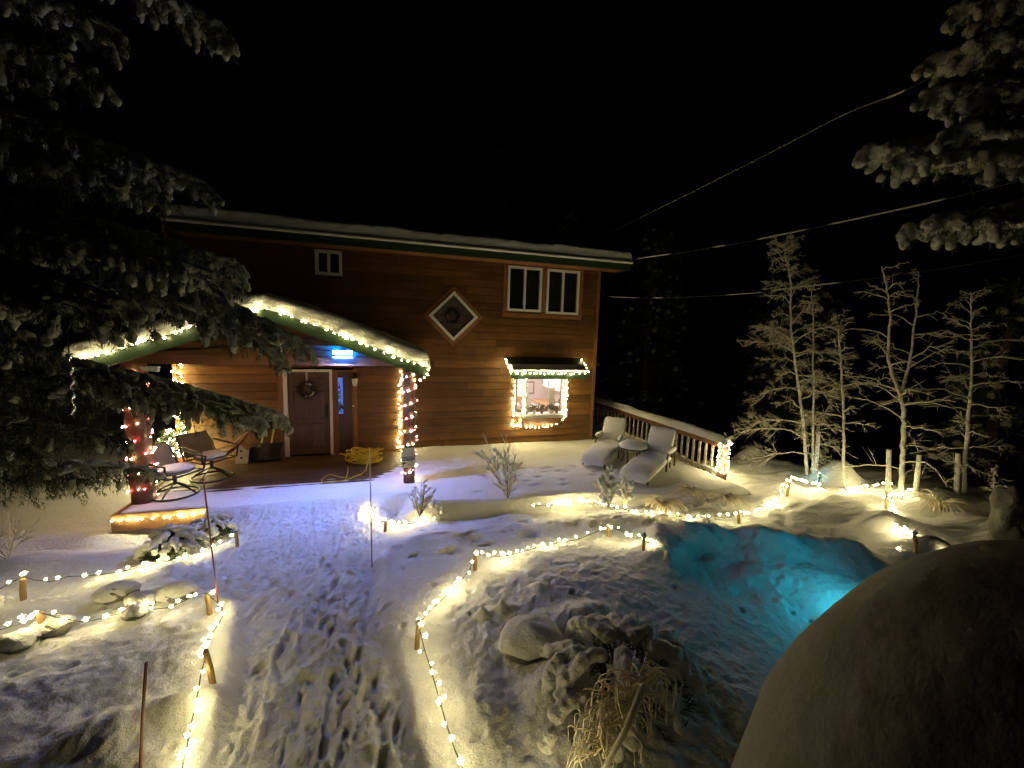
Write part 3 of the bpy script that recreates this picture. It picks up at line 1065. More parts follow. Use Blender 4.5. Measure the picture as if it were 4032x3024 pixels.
snow_slab('roof_snow', np.unique(np.concatenate([easep(PXL - 0.03, PXR + 0.03, 150, 14, 0.14), np.linspace(RX - 0.3, RX + 0.3, 14)])), easep(PY0 - 0.05, YW - 0.03, 30, 16, 0.15),
          lambda X, Y: proof(X) + 0.004 - 0.03 * np.exp(-((X - RX) / 0.2) ** 2), 0.27, 0.12, proofo, 110, 0.03)
GYF = 7.24
BEAMZ = 2.20
m = MB()   # gable backing
hw = (RZ - 0.06 - BEAMZ) / SLP
m.prism([(RX - hw, BEAMZ + 0.01), (RX + hw, BEAMZ + 0.01), (RX, RZ - 0.06)], GYF + 0.027, GYF + 0.06)
gable = m.build('gable_wall', M_SIDING, house)
z = BEAMZ + 0.10
while z < RZ - 0.1:
    w_ = (RZ - 0.06 - z) / SLP
    cut = lambda x: RZ - 0.06 - SLP * abs(x - RX)
    plank(RX - w_, RX, z, z + CW - 0.011, GYF, gable, cut)
    plank(RX + 0.001, RX + w_, z, z + CW - 0.011, GYF, gable, cut)
    z += CW
m = MB()
m.box(PXL + 0.35, PXR - 0.22, GYF - 0.03, GYF + 0.14, BEAMZ - 0.05, BEAMZ + 0.098)
m.build('porch_beam', M_TRIM, house)
m = MB()
m.box(PXL + 0.3, PXR - 0.2, GYF + 0.145, YW - 0.03, BEAMZ + 0.03, BEAMZ + 0.05)
m.build('porch_ceiling', M_TRIM, house)
for cx_, hw_, nm in ((0.34, 0.10, 'a'), (-3.62, 0.13, 'b')):
    m = MB()
    a = np.linspace(0, 2 * math.pi, 13)[:-1]
    P = []
    for i, z in enumerate(np.linspace(-0.35, BEAMZ - 0.055, 14)):
        rr = hw_ * (1.03 + 0.05 * math.sin(i * 1.7))
        P.append([(cx_ + rr * np.sign(math.cos(t)) * abs(math.cos(t)) ** 0.6, 7.36 + rr * np.sign(math.sin(t)) * abs(math.sin(t)) ** 0.6, z) for t in a])
    m.grid(np.array(P), closed=True)
    m.build('porch_post', M_LOG, house, smooth=True)
m = MB()
m.box(HX0 - 0.02, HX0 + 0.05, YW - 0.035, YW - 0.0265, -0.35, ZT - 0.003)
m.build('corner_board', M_TRIMV, house)

# blue porch floodlight
lq = ony(1350, 1388, GYF - 0.08)
lam = thing('flood_light', 'glowing blue white floodlight bar on the porch gable above the door', 'light', (lq.x, GYF - 0.02, lq.z))
m = MB()
m.box(lq.x - 0.05, lq.x + 0.05, GYF - 0.075, GYF - 0.0165, lq.z + 0.02, lq.z + 0.07)
m.box(lq.x - 0.165, lq.x + 0.165, GYF - 0.095, GYF - 0.076, lq.z - 0.105, lq.z + 0.045)
m.box(lq.x - 0.150, lq.x + 0.150, GYF - 0.160, GYF - 0.151, lq.z - 0.058, lq.z - 0.031)  # lips added to keep the panel's light off the beam and far snow
m.box(lq.x - 0.155, lq.x - 0.1502, GYF - 0.160, GYF - 0.0952, lq.z - 0.058, lq.z - 0.031)
m.box(lq.x + 0.1502, lq.x + 0.155, GYF - 0.160, GYF - 0.0952, lq.z - 0.058, lq.z - 0.031)
m.build('housing', M_BLACK, lam)
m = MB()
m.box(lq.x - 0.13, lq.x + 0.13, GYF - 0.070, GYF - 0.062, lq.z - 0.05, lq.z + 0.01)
m.build('bloom_emitter', M_BLUEBLOOM, lam)  # added emitter, imitates lens bloom on the siding round the lamp
m = MB()
m.box(lq.x - 0.145, lq.x + 0.145, GYF - 0.136, GYF - 0.098, lq.z - 0.03, lq.z + 0.033)
m.build('front_lens', M_BLUEFRONT, lam)
m = MB()
m.box(lq.x - 0.145, lq.x + 0.145, GYF - 0.15, GYF - 0.10, lq.z - 0.046, lq.z - 0.040)
m.build('led_panel', M_BLUELED, lam)
# wall lantern, door bell, camera, bracket
q = ony(1397, 1502, YW - 0.1)
o = thing('wall_lantern', 'unlit glass wall lantern on the siding beside the door', 'lantern', (q.x, YW - 0.02, q.z))
m = MB()
m.box(q.x - 0.05, q.x + 0.05, YW - 0.035, YW - 0.017, q.z + 0.02, q.z + 0.2)
m.tube([(q.x, YW - 0.03, q.z + 0.15), (q.x, YW - 0.09, q.z + 0.19), (q.x, YW - 0.12, q.z + 0.13)], 0.01, 6)
m.tube([(q.x, YW - 0.12, q.z + 0.15), (q.x, YW - 0.12, q.z + 0.09), (q.x, YW - 0.12, q.z + 0.07)], [0.02, 0.07, 0.075], 8)
m.build('bracket', M_BLACK, o)
m = MB()
m.tube([(q.x, YW - 0.12, q.z + 0.068), (q.x, YW - 0.12, q.z - 0.05), (q.x, YW - 0.12, q.z - 0.1)], [0.062, 0.05, 0.025], 8)
m.build('lamp_glass', solid('lantern_glass', (0.55, 0.5, 0.4), 0.3), o)
q = ony(1391, 1598, YW - 0.02)
m = MB()
m.box(q.x - 0.02, q.x + 0.02, YW - 0.03, YW - 0.0165, q.z - 0.05, q.z + 0.05)
o = tag(m.build('door_bell', M_BLACK, None, (q.x, YW, q.z)), 'small doorbell with a lit button on the siding below the wall lantern', 'doorbell')
m = MB()
blob(m, (q.x, YW - 0.032, q.z), (0.008, 0, 0), 0.008, 0)
m.build('button', glow('bell_button', (1, 0.8, 0.6), 3.0), o)
q = ony(1140, 1440, GYF + 0.2)
o = thing('security_camera', 'small dome security camera under the porch beam above the door', 'camera', q)
m = MB()
m.tube([(q.x, q.y, BEAMZ + 0.025), (q.x, q.y, q.z + 0.0)], 0.035, 8)
m.build('body', M_BLACK, o)
m = MB()
blob(m, (q.x, q.y - 0.01, q.z - 0.01), (0.03, 0, 0), 0.03, 0)
m.build('lens_dome', M_VINYL, o, smooth=True)
q = ony(590, 1450, GYF - 0.06)
m = MB()
m.hexa([(q.x - 0.07, GYF - 0.10, q.z - 0.03), (q.x + 0.10, GYF - 0.10, q.z - 0.05), (q.x + 0.10, GYF - 0.032, q.z - 0.05), (q.x - 0.07, GYF - 0.032, q.z - 0.03),
        (q.x - 0.13, GYF - 0.10, q.z + 0.03), (q.x + 0.12, GYF - 0.10, q.z + 0.03), (q.x + 0.12, GYF - 0.032, q.z + 0.03), (q.x - 0.13, GYF - 0.032, q.z + 0.03)])
tag(m.build('light_cover', M_VINYL, None, q), 'plain white light cover on the porch beam', 'light')


# twisted hanging spinners
def spinner(label, top, bot, Y, w, mat):
    a, b = ony(*top, Y), ony(*bot, Y)
    o = thing('hanging_spinner', label, 'wind spinner', b)
    m = MB()
    n = 60
    t = np.linspace(0, 1, n)
    ang = t * 4.5 * math.pi
    x, z = a.x + (b.x - a.x) * t, a.z + (b.z - a.z) * t
    P = np.stack([np.stack([x - w * np.cos(ang), Y - w * np.sin(ang), z], 1), np.stack([x, Y + 0 * x, z - 0.004], 1), np.stack([x + w * np.cos(ang), Y + w * np.sin(ang), z], 1)])
    m.grid(P)
    s_ = m.build('spiral', mat, o, smooth=True)
    sol = s_.modifiers.new('thick', 'SOLIDIFY')
    sol.thickness = 0.004
    m = MB()
    m.tube([a, a + Vector((0, 0, 0.2))], 0.004, 4)
    m.build('hook', M_BLACK, o)


spinner('long twisted metal spinner hanging in the dark beside the spruce and the porch eave', (272, 1390), (285, 1630), 3.3, 0.017, M_CHROME)
spinner('thin twisted chain hanging from the porch gable just before the door', (1104, 1340), (1108, 1437), 7.1, 0.015, M_CHROME)

# ------------------------------------------------------------------ kitchen seen through the bay
KX0, KX1, KY1, KZ0, KZ1 = 1.7, 4.95, 12.6, 0.0, 2.3
m = MB()
m.box(KX0, KX1, KY1, KY1 + 0.05, KZ0, KZ1)
m.box(KX0 - 0.05, KX0, YW + 0.17, KY1, KZ0, KZ1)
m.box(KX1, KX1 + 0.03, YW + 0.17, KY1, KZ0, KZ1)
m.box(KX0, KX1, YW + 0.17, KY1, KZ1, KZ1 + 0.05)
m.box(KX0, KX1, YW + 0.17, KY1, KZ0 - 0.05, KZ0)
tag(m.build('kitchen_walls', M_CREAM), kind='structure')
m = MB()
m.box(2.4, 4.4, 10.3, 11.3, KZ1 - 0.04, KZ1 - 0.005)
tag(m.build('ceiling_lamp', M_ROOM, None, (3.4, 10.8, KZ1 - 0.04)), 'bright ceiling lamp inside the kitchen behind the bay window', 'lamp')


def simple(name, label, cat, mat, loc, boxes, parts=(), group=None):
    o = thing(name, label, cat, loc, group)
    m = MB()
    for b in boxes:
        m.box(*b)
    m.build('body', mat, o)
    for pn, pm, bs in parts:
        for b in bs:
            m = MB()
            m.box(*b)
            m.build(pn, pm, o)
    return o


simple('kitchen_counter', 'white kitchen counter with drawers along the side wall', 'counter', M_CAB, (4.6, 11.0, 0), [(4.32, 4.94, 9.9, 12.0, 0.0, 0.72)],
       [('worktop', M_TAN, [(4.28, 4.945, 9.88, 12.02, 0.722, 0.76)]), ('drawer', M_VINYL, [(4.30, 4.318, 9.95 + i * 0.5, 10.4 + i * 0.5, 0.40, 0.70) for i in range(4)]), ('handle', M_BLACK, [(4.28, 4.298, 10.1 + i * 0.5, 10.25 + i * 0.5, 0.54, 0.56) for i in range(4)])])
simple('wall_cupboard', 'white kitchen wall cupboards above the side counter', 'cupboard', M_CAB, (4.8, 11.0, 1.15), [(4.65, 4.94, 9.9, 12.0, 1.18, 1.9)],
       [('door', M_VINYL, [(4.63, 4.648, 9.92 + i * 0.52, 10.41 + i * 0.52, 1.2, 1.88) for i in range(4)]), ('handle', M_BLACK, [(4.61, 4.628, 10.33 + i * 0.52, 10.35 + i * 0.52, 1.25, 1.4) for i in range(4)])])
simple('refrigerator', 'tall pale refrigerator against the kitchen back wall', 'refrigerator', M_VINYL, (3.7, 12.3, 0), [(3.35, 4.1, 12.0, 12.59, 0.0, 1.75)],
       [('door', M_CAB, [(3.36, 4.09, 11.975, 11.998, 0.02, 1.1), (3.36, 4.09, 11.975, 11.998, 1.12, 1.73)])])
simple('kitchen_table', 'brown kitchen table set back from the bay window', 'table', M_TAN, (3.6, 10.5, 0), [(3.2, 4.0, 10.1, 10.9, 0.62, 0.66)],
       [('leg', M_TAN, [(x, x + 0.06, y, y + 0.06, 0, 0.618) for x in (3.23, 3.91) for y in (10.13, 10.81)])])
simple('kitchen_chair', 'dark kitchen chair drawn up to the brown table', 'chair', M_TAN, (3.8, 11.2, 0), [(3.6, 3.95, 11.0, 11.35, 0.40, 0.44), (3.6, 3.95, 11.32, 11.35, 0.44, 0.95)],
       [('leg', M_TAN, [(x, x + 0.04, y, y + 0.04, 0, 0.398) for x in (3.61, 3.90) for y in (11.01, 11.3)])])
for i, (x, y, z, h, w, nm, lb) in enumerate(((4.7, 10.1, 0.76, 0.28, 0.05, 'bottle', 'tall bottle on the kitchen worktop nearest the bay'), (4.5, 10.35, 0.76, 0.14, 0.09, 'jar', 'squat white canister on the kitchen worktop'),
                                             (4.75, 10.6, 0.76, 0.30, 0.11, 'coffee_maker', 'dark coffee maker on the kitchen worktop'), (4.55, 10.9, 0.76, 0.2, 0.06, 'pitcher', 'grey pitcher on the kitchen worktop past the coffee maker'),
                                             (3.7, 10.4, 0.66, 0.10, 0.12, 'bowl', 'wide red bowl on the brown kitchen table'), (4.7, 11.3, 0.76, 0.22, 0.1, 'kettle', 'brown kettle at the far end of the kitchen worktop'), (3.4, 10.5, 0.66, 0.24, 0.05, 'vase', 'slim white vase on the brown kitchen table'))):
    m = MB()
    m.tube([(x, y, z), (x, y, z + h * 0.6), (x, y, z + h * 0.8), (x, y, z + h)], [w, w * 1.05, w * 0.7, w * 0.4] if nm != 'bowl' else [w * 0.4, w * 0.9, w, w * 1.05], 10)
    tag(m.build(nm, (M_LEAF, M_CAB, M_BLACK, M_GREY, M_RED, M_TAN, M_CAB)[i], None, (x, y, z), smooth=True), lb, nm.replace('_', ' '))
simple('picture_frame', 'small dark framed picture on the kitchen back wall', 'picture', M_BLACK, (4.5, 12.58, 0.9), [(4.3, 4.6, 12.57, 12.598, 0.85, 1.25)], [('print', M_CREAM, [(4.33, 4.57, 12.562, 12.568, 0.88, 1.22)])])
for xa, xb, lb in ((BX0 + 0.14, BX0 + 0.30, 'white half shutter panel at the porch end of the bay sill'), (BX1 - 0.42, BX1 - 0.27, 'white half shutter panel at the house corner end of the bay sill')):
    simple('shutter_panel', lb, 'shutter', M_CAB, ((xa + xb) / 2, 9.4, bz0), [(xa, xb, 9.40, 9.42, bz0 + 0.001, bz0 + 0.62)], [('slat', M_VINYL, [(xa + 0.015, xb - 0.015, 9.392, 9.398, bz0 + 0.05 + k * 0.07, bz0 + 0.10 + k * 0.07) for k in range(8)])])
for i, (x, h) in enumerate(((3.22, 0.16), (3.42, 0.2), (3.62, 0.24), (3.86, 0.2), (4.02, 0.17))):
    o = thing('potted_plant', ('low bushy potted plant at the west end of the bay sill', 'second potted plant along the bay sill', 'tallest potted plant, mid sill in the bay window', 'fourth potted plant along the bay sill', 'last little potted plant at the east end of the bay sill')[i], 'plant', (x, 9.28, bz0), 'potted plants on the bay sill')
    m = MB()
    m.tube([(x, 9.28, bz0), (x, 9.28, bz0 + 0.08)], [0.035, 0.05], 8)
    m.build('pot', M_CREAM if i % 2 else M_RED, o)
    m = MB()
    for j in range(16):
        needles(m, (x + random.gauss(0, 0.05), 9.28 + random.gauss(0, 0.03), bz0 + 0.08 + random.uniform(0, h * 0.5)), (0, 0, 0.7), 6, 0.07, 0.8, 0.016)
    m.build('leaves', M_LEAF, o)

# ------------------------------------------------------------------ porch deck
deck = thing('porch_deck', 'dark board porch deck with snow blown over its outer edge', 'deck', (-1.6, 8.2, 0))
y = 6.955
while y < YW - 0.05:
    m = MB()
    y1 = min(y + 0.134, YW - 0.045)
    m.box(-3.76, 0.62, y, y1, -0.035, 0.0)
    m.build('board', M_DECK, deck)
    y += 0.14
m = MB()
m.box(-3.80, -2.55, 6.90, 6.952, -0.235, 0.01)
m.build('skirt_board', M_SKIRT, deck)
m = MB()
m.box(-3.80, -3.763, 6.955, 9.4, -0.235, 0.01)
m.build('skirt_board', M_SKIRT, deck)
for x, y in ((-3.60, 7.0), (-2.75, 7.05), (-3.6, 9.0)):
    m = MB()
    m.box(x - 0.09, x + 0.09, y, y + 0.16, -0.9, -0.037)
    m.build('support', M_RAIL, deck)

# ------------------------------------------------------------------ strings of lights
def bulb_mesh(name, mat, r=0.0125):
    V, F = sphere_tpl(5, 4)
    m = MB()
    m.add(V * np.array([r, r, r * 1.3]), F)
    for k in range(6):  # glowing spikes added to imitate star flare
        an = k * 1.047 + 0.3
        d = Vector((math.cos(an), math.sin(an), 0.15 + 0.5 * (k % 2)))
        d.normalize()
        q = d.orthogonal().normalized() * r * 0.22
        w = d.cross(q).normalized() * r * 0.22
        m.add([q, -q * 0.5 + w * 0.87, -q * 0.5 - w * 0.87, d * r * 2.1], [(0, 1, 3), (1, 2, 3), (2, 0, 3)])
    o = m.build(name, mat)
    me = o.data
    bpy.data.objects.remove(o)
    return me


BP, BF, BN = bulb_mesh('bulb', M_BULBP), bulb_mesh('bulb', M_BULBF), bulb_mesh('bulb', M_BULBN)
BW, BR, BC = bulb_mesh('bulb', M_BULB, 0.0105), bulb_mesh('bulb', M_BULBR, 0.012), bulb_mesh('bulb', M_BULBC, 0.0115)
NB = [0]
G1 = 'strings of warm lights edging the snowy paths'


def string(label, pts, spacing=0.105, jit=0.018, group='strings of warm lights', off=(0, 0, 0.0), pattern=None, cat='string lights', cord=M_CORD, scale=1.0, drop=0.0, seed=0, near=None):
    rs = random.Random(seed + len(pts))
    pts = [Vector(p) for p in pts]
    o = thing('light_string', label, cat, pts[0], group)
    m = MB()
    m.tube(pts, 0.0042, 4)
    d, k = spacing * 0.5, 0
    for a, b in zip(pts[:-1], pts[1:]):
        l = (b - a).length
        while d < l:
            c = a + (b - a) * (d / l)
            p = c + Vector(off) + Vector((rs.gauss(0, jit), rs.gauss(0, jit), abs(rs.gauss(0, jit)) + 0.008 - drop))
            m.tube([c, p], 0.0035, 3, cap=False)
            col = pattern[k % len(pattern)] if pattern else BW
            if group == G1:
                col = BF if p.x > 6.0 else BN if p.y < 3.9 and p.x < 2.6 else BP
            bo = inst('bulb', col, p, o, (rs.uniform(-0.6, 0.6), rs.uniform(-0.6, 0.6), rs.uniform(0, 3)), scale * rs.uniform(0.65, 1.25))
            NB[0] += 1
            k += 1
            d += spacing * rs.choice((0.35, 0.8, 1.0, 1.2, 1.5)) * rs.uniform(0.8, 1.2)
        d -= l
    m.build('cord', cord, o)
    return o


def path_pts(lst):
    return [gpt(x, y, max(h, 0.085) if y > 2420 else h) for x, y, h in lst]


string('warm light string on low stakes in front of the spruce, beside the deck end', path_pts([(-260, 2400, .10), (-120, 2350, .14), (0, 2318, .18), (45, 2292, .22), (92, 2272, .25), (140, 2285, .18), (200, 2290, .15), (265, 2270, .13), (330, 2268, .10), (400, 2262, .07),
        (470, 2252, .05), (560, 2232, .03), (650, 2210, .02), (740, 2190, .02), (820, 2165, .03), (880, 2135, .06), (925, 2105, .10)]), group=G1, seed=1)
string('warm light string turning the corner by the yellow stake and running down the walk edge', path_pts([(-220, 2560, .08), (-100, 2515, .10), (0, 2480, .12), (60, 2462, .14), (115, 2440, .17), (155, 2412, .22), (205, 2425, .17), (250, 2436, .10), (330, 2450, .03), (400, 2436, .02), (470, 2415, .02), (540, 2385, .03),
        (600, 2400, .06), (665, 2392, .08), (720, 2368, .13), (770, 2342, .18), (812, 2335, .22), (850, 2368, .12), (877, 2395, .06), (878, 2425, .05), (862, 2455, .06), (838, 2490, .09), (822, 2530, .14), (808, 2562, .20), (803, 2610, .15), (790, 2660, .10),
        (777, 2740, .06), (762, 2810, .05), (745, 2900, .05), (722, 3000, .05), (705, 3090, .06)]), group=G1, seed=2)
string('warm light string that loops round the bed with the snowy boulder', path_pts([(2500, 3200, .10), (2280, 3190, .10), (2050, 3170, .09), (1880, 3100, .08), (1828, 3040, .05), (1790, 2950, .04), (1757, 2850, .04), (1735, 2770, .04), (1712, 2690, .06), (1692, 2620, .08), (1672, 2560, .14), (1648, 2462, .24), (1680, 2418, .17), (1712, 2388, .10), (1760, 2345, .06),  # opening stretch runs out of view, added to light the straw plant
        (1815, 2288, .07), (1850, 2240, .13), (1872, 2182, .24), (1910, 2186, .18), (1970, 2192, .10), (2040, 2178, .05), (2120, 2155, .03), (2200, 2138, .03), (2270, 2125, .05), (2340, 2098, .12), (2395, 2075, .2), (2440, 2090, .14), (2500, 2118, .08), (2560, 2138, .06), (2610, 2150, .03)]), group=G1, seed=3)
string('short warm light string in the snow by the two frosted shrubs at the patio edge', path_pts([(1448, 1990, .04), (1460, 2015, .05), (1478, 2040, .07), (1518, 2055, .16), (1555, 2062, .08), (1600, 2064, .02), (1660, 2055, .015), (1720, 2042, .015), (1790, 2026, .015)]), 0.085, group=G1, seed=4)
string('long warm light string below the lounge chairs, rising to a tall stake', path_pts([(2090, 1992, .015), (2180, 1988, .02), (2270, 1982, .05), (2320, 1974, .08), (2380, 1990, .03), (2450, 2006, .02), (2530, 2018, .02), (2620, 2028, .02), (2700, 2036, .03), (2780, 2038, .06), (2850, 2030, .10), (2906, 2018, .2), (2950, 2026, .12),
        (3000, 2008, .08), (3050, 1976, .08), (3076, 1945, .12), (3094, 1910, .22), (3112, 1880, .34), (3140, 1888, .28), (3170, 1898, .18), (3215, 1910, .08), (3260, 1928, .03)]), 0.095, group=G1, seed=5)
string('warm light string under the forked frosted tree down to the mound', path_pts([(3300, 1936, .03), (3350, 1930, .05), (3405, 1922, .08), (3450, 1912, .12), (3492, 1900, .18), (3530, 1915, .12), (3592, 1932, .10), (3560, 1952, .06), (3490, 1960, .22), (3515, 1985, .12), (3520, 2020, .04), (3530, 2060, .04), (3555, 2090, .05), (3600, 2112, .18), (3590, 2140, .08), (3550, 2165, .05), (3640, 2175, .05), (3740, 2170, .06)]), 0.1, group=G1, seed=6)

ROPTS = [Vector((x, PY0 - 0.045, float(proof(np.array(x))) + 0.015)) for x in np.linspace(RX, PXR + 0.02, 14)]
string('warm lights along the snowy porch gable edge that slopes down past the blue floodlight', ROPTS + [Vector((PXR + 0.03, PY0 - 0.02, 2.10)), Vector((PXR, 7.1, 1.98)), Vector((PXR - 0.12, 7.2, 1.94)), Vector((0.46, 7.24, 1.93)), Vector((0.36, 7.24, 1.97))], 0.095, 0.028, 'warm lights fixed to the house', (0, -0.04, -0.05), pattern=[BP], seed=7)
string('warm lights in the snow of the porch gable edge half hidden by spruce boughs', [Vector((x, PY0 - 0.045, float(proof(np.array(x))) + 0.015)) for x in np.linspace(RX - 0.05, PXL, 14)], 0.095, 0.028, 'warm lights fixed to the house', (0, -0.04, -0.05), pattern=[BP], seed=8)
q0 = ony(1577, 1462, YW - 0.05)
q1 = ony(1572, 1782, YW - 0.05)
zz = [q0 + (q1 - q0) * t + Vector((0.05 * (i % 2) - 0.025, 0, 0)) for i, t in enumerate(np.linspace(0, 1, 22))]
string('double row of warm lights hung straight down the siding behind the porch post', zz, 0.075, 0.02, 'warm lights fixed to the house', (0, -0.01, 0), seed=9)


def wrap(cx_, cy_, r, z0, z1, turns, n=90):
    return [Vector((cx_ + r * math.cos(t * turns * 2 * math.pi), cy_ + r * math.sin(t * turns * 2 * math.pi), z0 + (z1 - z0) * t)) for t in np.linspace(0, 1, n)]


string('red and white light string wound round the log post with the notice', wrap(0.34, 7.36, 0.135, 0.06, 2.02, 8), 0.105, 0.012, 'red and white lights on the porch posts', pattern=[BC, BR, BW, BC, BR, BR, BC], cord=M_CORDW, scale=0.8, seed=10)
string('red and white light string wound round the thick post at the deck corner', wrap(-3.62, 7.36, 0.175, 0.05, 2.05, 8), 0.12, 0.012, 'red and white lights on the porch posts', pattern=[BW, BR, BC, BR], cord=M_CORD, scale=0.85, seed=11)
string('warm lights looped along the deck skirt board', [Vector((x, 6.88, -0.05 - 0.045 * abs(math.sin(i * 1.3)))) for i, x in enumerate(np.linspace(-3.82, -2.6, 16))], 0.095, 0.012, 'warm lights fixed to the house', (0, -0.012, 0), seed=12)
string('warm lights bunched down the far house corner behind the swivel chairs', wrap(-3.94, YW - 0.12, 0.085, 0.1, 2.1, 11), 0.085, 0.014, 'warm lights fixed to the house', (0, -0.01, 0), seed=13)
# bay window lights
xa, xb = tl.x, tr_.x + 0.02
string('warm lights along the front edge of the little bay window roof', [Vector((xa - 0.02, YW - 0.05, zt_ - 0.02)), Vector((xa - 0.02, 9.2, (zt_ + zf_) / 2)), Vector((xa - 0.01, 8.94, zf_ - 0.03))] + [Vector((x, 8.935, zf_ - 0.03 - 0.02 * math.sin(i * 2.1))) for i, x in enumerate(np.linspace(xa + 0.1, xb - 0.05, 18))] +
       [Vector((xb + 0.02, 8.96, zf_)), Vector((xb + 0.02, 9.25, (zt_ + zf_) / 2)), Vector((xb + 0.02, YW - 0.05, zt_))], 0.085, 0.014, 'warm lights round the bay window', (0, -0.03, -0.02), pattern=[BP, BW], seed=14)
string('warm lights on the bay window west corners and under its skirt', [Vector((BX0 + 0.07, BY - 0.04, bz1 - 0.02)), Vector((BX0 + 0.09, BY - 0.04, 1.3)), Vector((BX0 + 0.09, BY - 0.04, bz0 + 0.02)), Vector((BX0 + 0.06, BY + 0.05, bz0 - 0.12)), Vector((BX0 - 0.02, YW - 0.1, 0.52)),
        Vector((BX0 + 0.3, YW - 0.13, 0.47)), Vector((3.6, YW - 0.14, 0.45)), Vector((BX1 - 0.3, YW - 0.13, 0.47)), Vector((BX1 - 0.13, YW - 0.13, 0.56))], 0.08, 0.012, 'warm lights round the bay window', (0, -0.03, 0), seed=15)
string('warm lights on the siding beside the bay window', [Vector((BX0 - 0.06, YW - 0.05, bz1 - 0.02)), Vector((BX0 - 0.05, YW - 0.05, 1.3)), Vector((BX0 - 0.06, YW - 0.05, 0.8)), Vector((BX0 - 0.07, YW - 0.05, 0.45))], 0.075, 0.012, 'warm lights round the bay window', (0, -0.008, 0), seed=16)
string('warm lights on the bay window corner next to the house corner', [Vector((BX1 - 0.13, YW - 0.14, 0.58)), Vector((BX1 - 0.09, BY - 0.03, bz0 - 0.08)), Vector((BX1 - 0.09, BY - 0.04, 1.3)), Vector((BX1 - 0.09, BY - 0.04, bz1 - 0.02)), Vector((BX1 - 0.03, YW - 0.12, bz1 - 0.02)), Vector((BX1 - 0.03, YW - 0.12, 1.2)), Vector((BX1 - 0.04, YW - 0.12, bz0))], 0.08, 0.012, 'warm lights round the bay window', (0, -0.03, 0), seed=17)

# small lit tree against the wall
c = ony(690, 1745, 9.1)
tb = Vector((c.x, 9.1, 0.0))
o = thing('decorated_tree', 'small snow dusted bush decorated with warm lights behind the swivel chairs', 'bush', tb)
m = MB()
sn = MB()
for i in range(60):
    t = random.random() ** 0.7
    a = random.uniform(0, 6.28)
    r = 0.42 * (1 - t * 0.7)
    p = tb + Vector((r * math.cos(a), r * 0.7 * math.sin(a), 0.1 + 0.62 * t))
    needles(m, p, (math.cos(a), math.sin(a), -0.1), 18, 0.10, 0.5, 0.007)
    if i % 3 == 0:
        blob(sn, p + Vector((0, 0, 0.03)), (0.05 * math.cos(a), 0.05 * math.sin(a), -0.015), 0.025)
tag(m.build('foliage', M_NEEDLE, o), kind='stuff')
tag(sn.build('snow', M_SNOW, o, smooth=True), kind='stuff')
m = MB()
m.tube([tb, tb + Vector((0, 0, 0.7))], [0.03, 0.01], 6)
m.build('trunk', M_BARK, o)
string('warm lights spiralled round the small snow dusted bush', [tb + Vector((0.44 * (1 - t * 0.75) * math.cos(t * 38), 0.33 * (1 - t * 0.75) * math.sin(t * 50), 0.1 + 0.66 * t)) for t in np.linspace(0, 1, 120)], 0.13, 0.03, 'warm lights fixed to the house', seed=18)

# ------------------------------------------------------------------ stakes that carry the lights
G2 = 'cut wooden stakes holding up the path lights'
STK = [((90, 2360), (90, 2278), 0.042, 'weathered stake standing tallest beside the deck end'), ((170, 2488), (155, 2410), 0.04, 'leaning yellow stake among the border stones'), ((830, 2412), (812, 2338), 0.036, 'leaning stake at the corner of the walk, below a tall marker rod'),
       ((845, 2695), (808, 2560), 0.036, 'bright yellow stake leaning in the yellow lit bank of the walk'), ((1640, 2555), (1648, 2458), 0.036, 'short stake with a snow cap at the bend of the bed loop'), ((1872, 2242), (1872, 2180), 0.04, 'snow capped stake at the upper corner of the bed loop'),
       ((1515, 2095), (1520, 2052), 0.036, 'short orange stake by the twiggy shrub at the patio edge'), ((2397, 2110), (2396, 2072), 0.036, 'snow crusted stake at the top of the bed loop'), ((2535, 2165), (2535, 2115), 0.036, 'stake topped with a round ball of snow near the pond rim'),
       ((2912, 2062), (2906, 2016), 0.036, 'thin stake in the snow between the lounge chairs and the pond'), ((3098, 1955), (3112, 1876), 0.036, 'tall brightly lit stake before the bushy frosted tree'), ((3492, 2010), (3490, 1958), 0.036, 'snow covered stake in front of the forked frosted tree'),
       ((3612, 2160), (3600, 2105), 0.04, 'dark capped stake beside the big mound'), ((935, 2150), (930, 2100), 0.034, 'orange stake at the end of the lights by the snowy shrub')]
for i, (b, t, r, lb) in enumerate(STK):
    r *= 0.62
    pb = gpt(*b, 0.0)
    pt = ony(*t, pb.y + 0.0)
    o = thing('stake', lb, 'stake', pb, G2)
    m = MB()
    m.tube([pb - Vector((0, 0, 0.12)), pb + (pt - pb) * 0.5, pt - Vector((0, 0, 0.01)), pt], [r, r * 0.95, r * 0.9, r * 0.7], 9)
    m.build('post', M_STAKE, o)
    if i in (4, 5, 7, 8, 11, 12):
        m = MB()
        blob(m, pt + Vector((0, 0, 0.02)), (r * 1.3, 0, 0), r * (1.6 if i == 8 else 1.15), 0.1, True)
        m.build('snow_cap', M_SNOW, o, smooth=True)

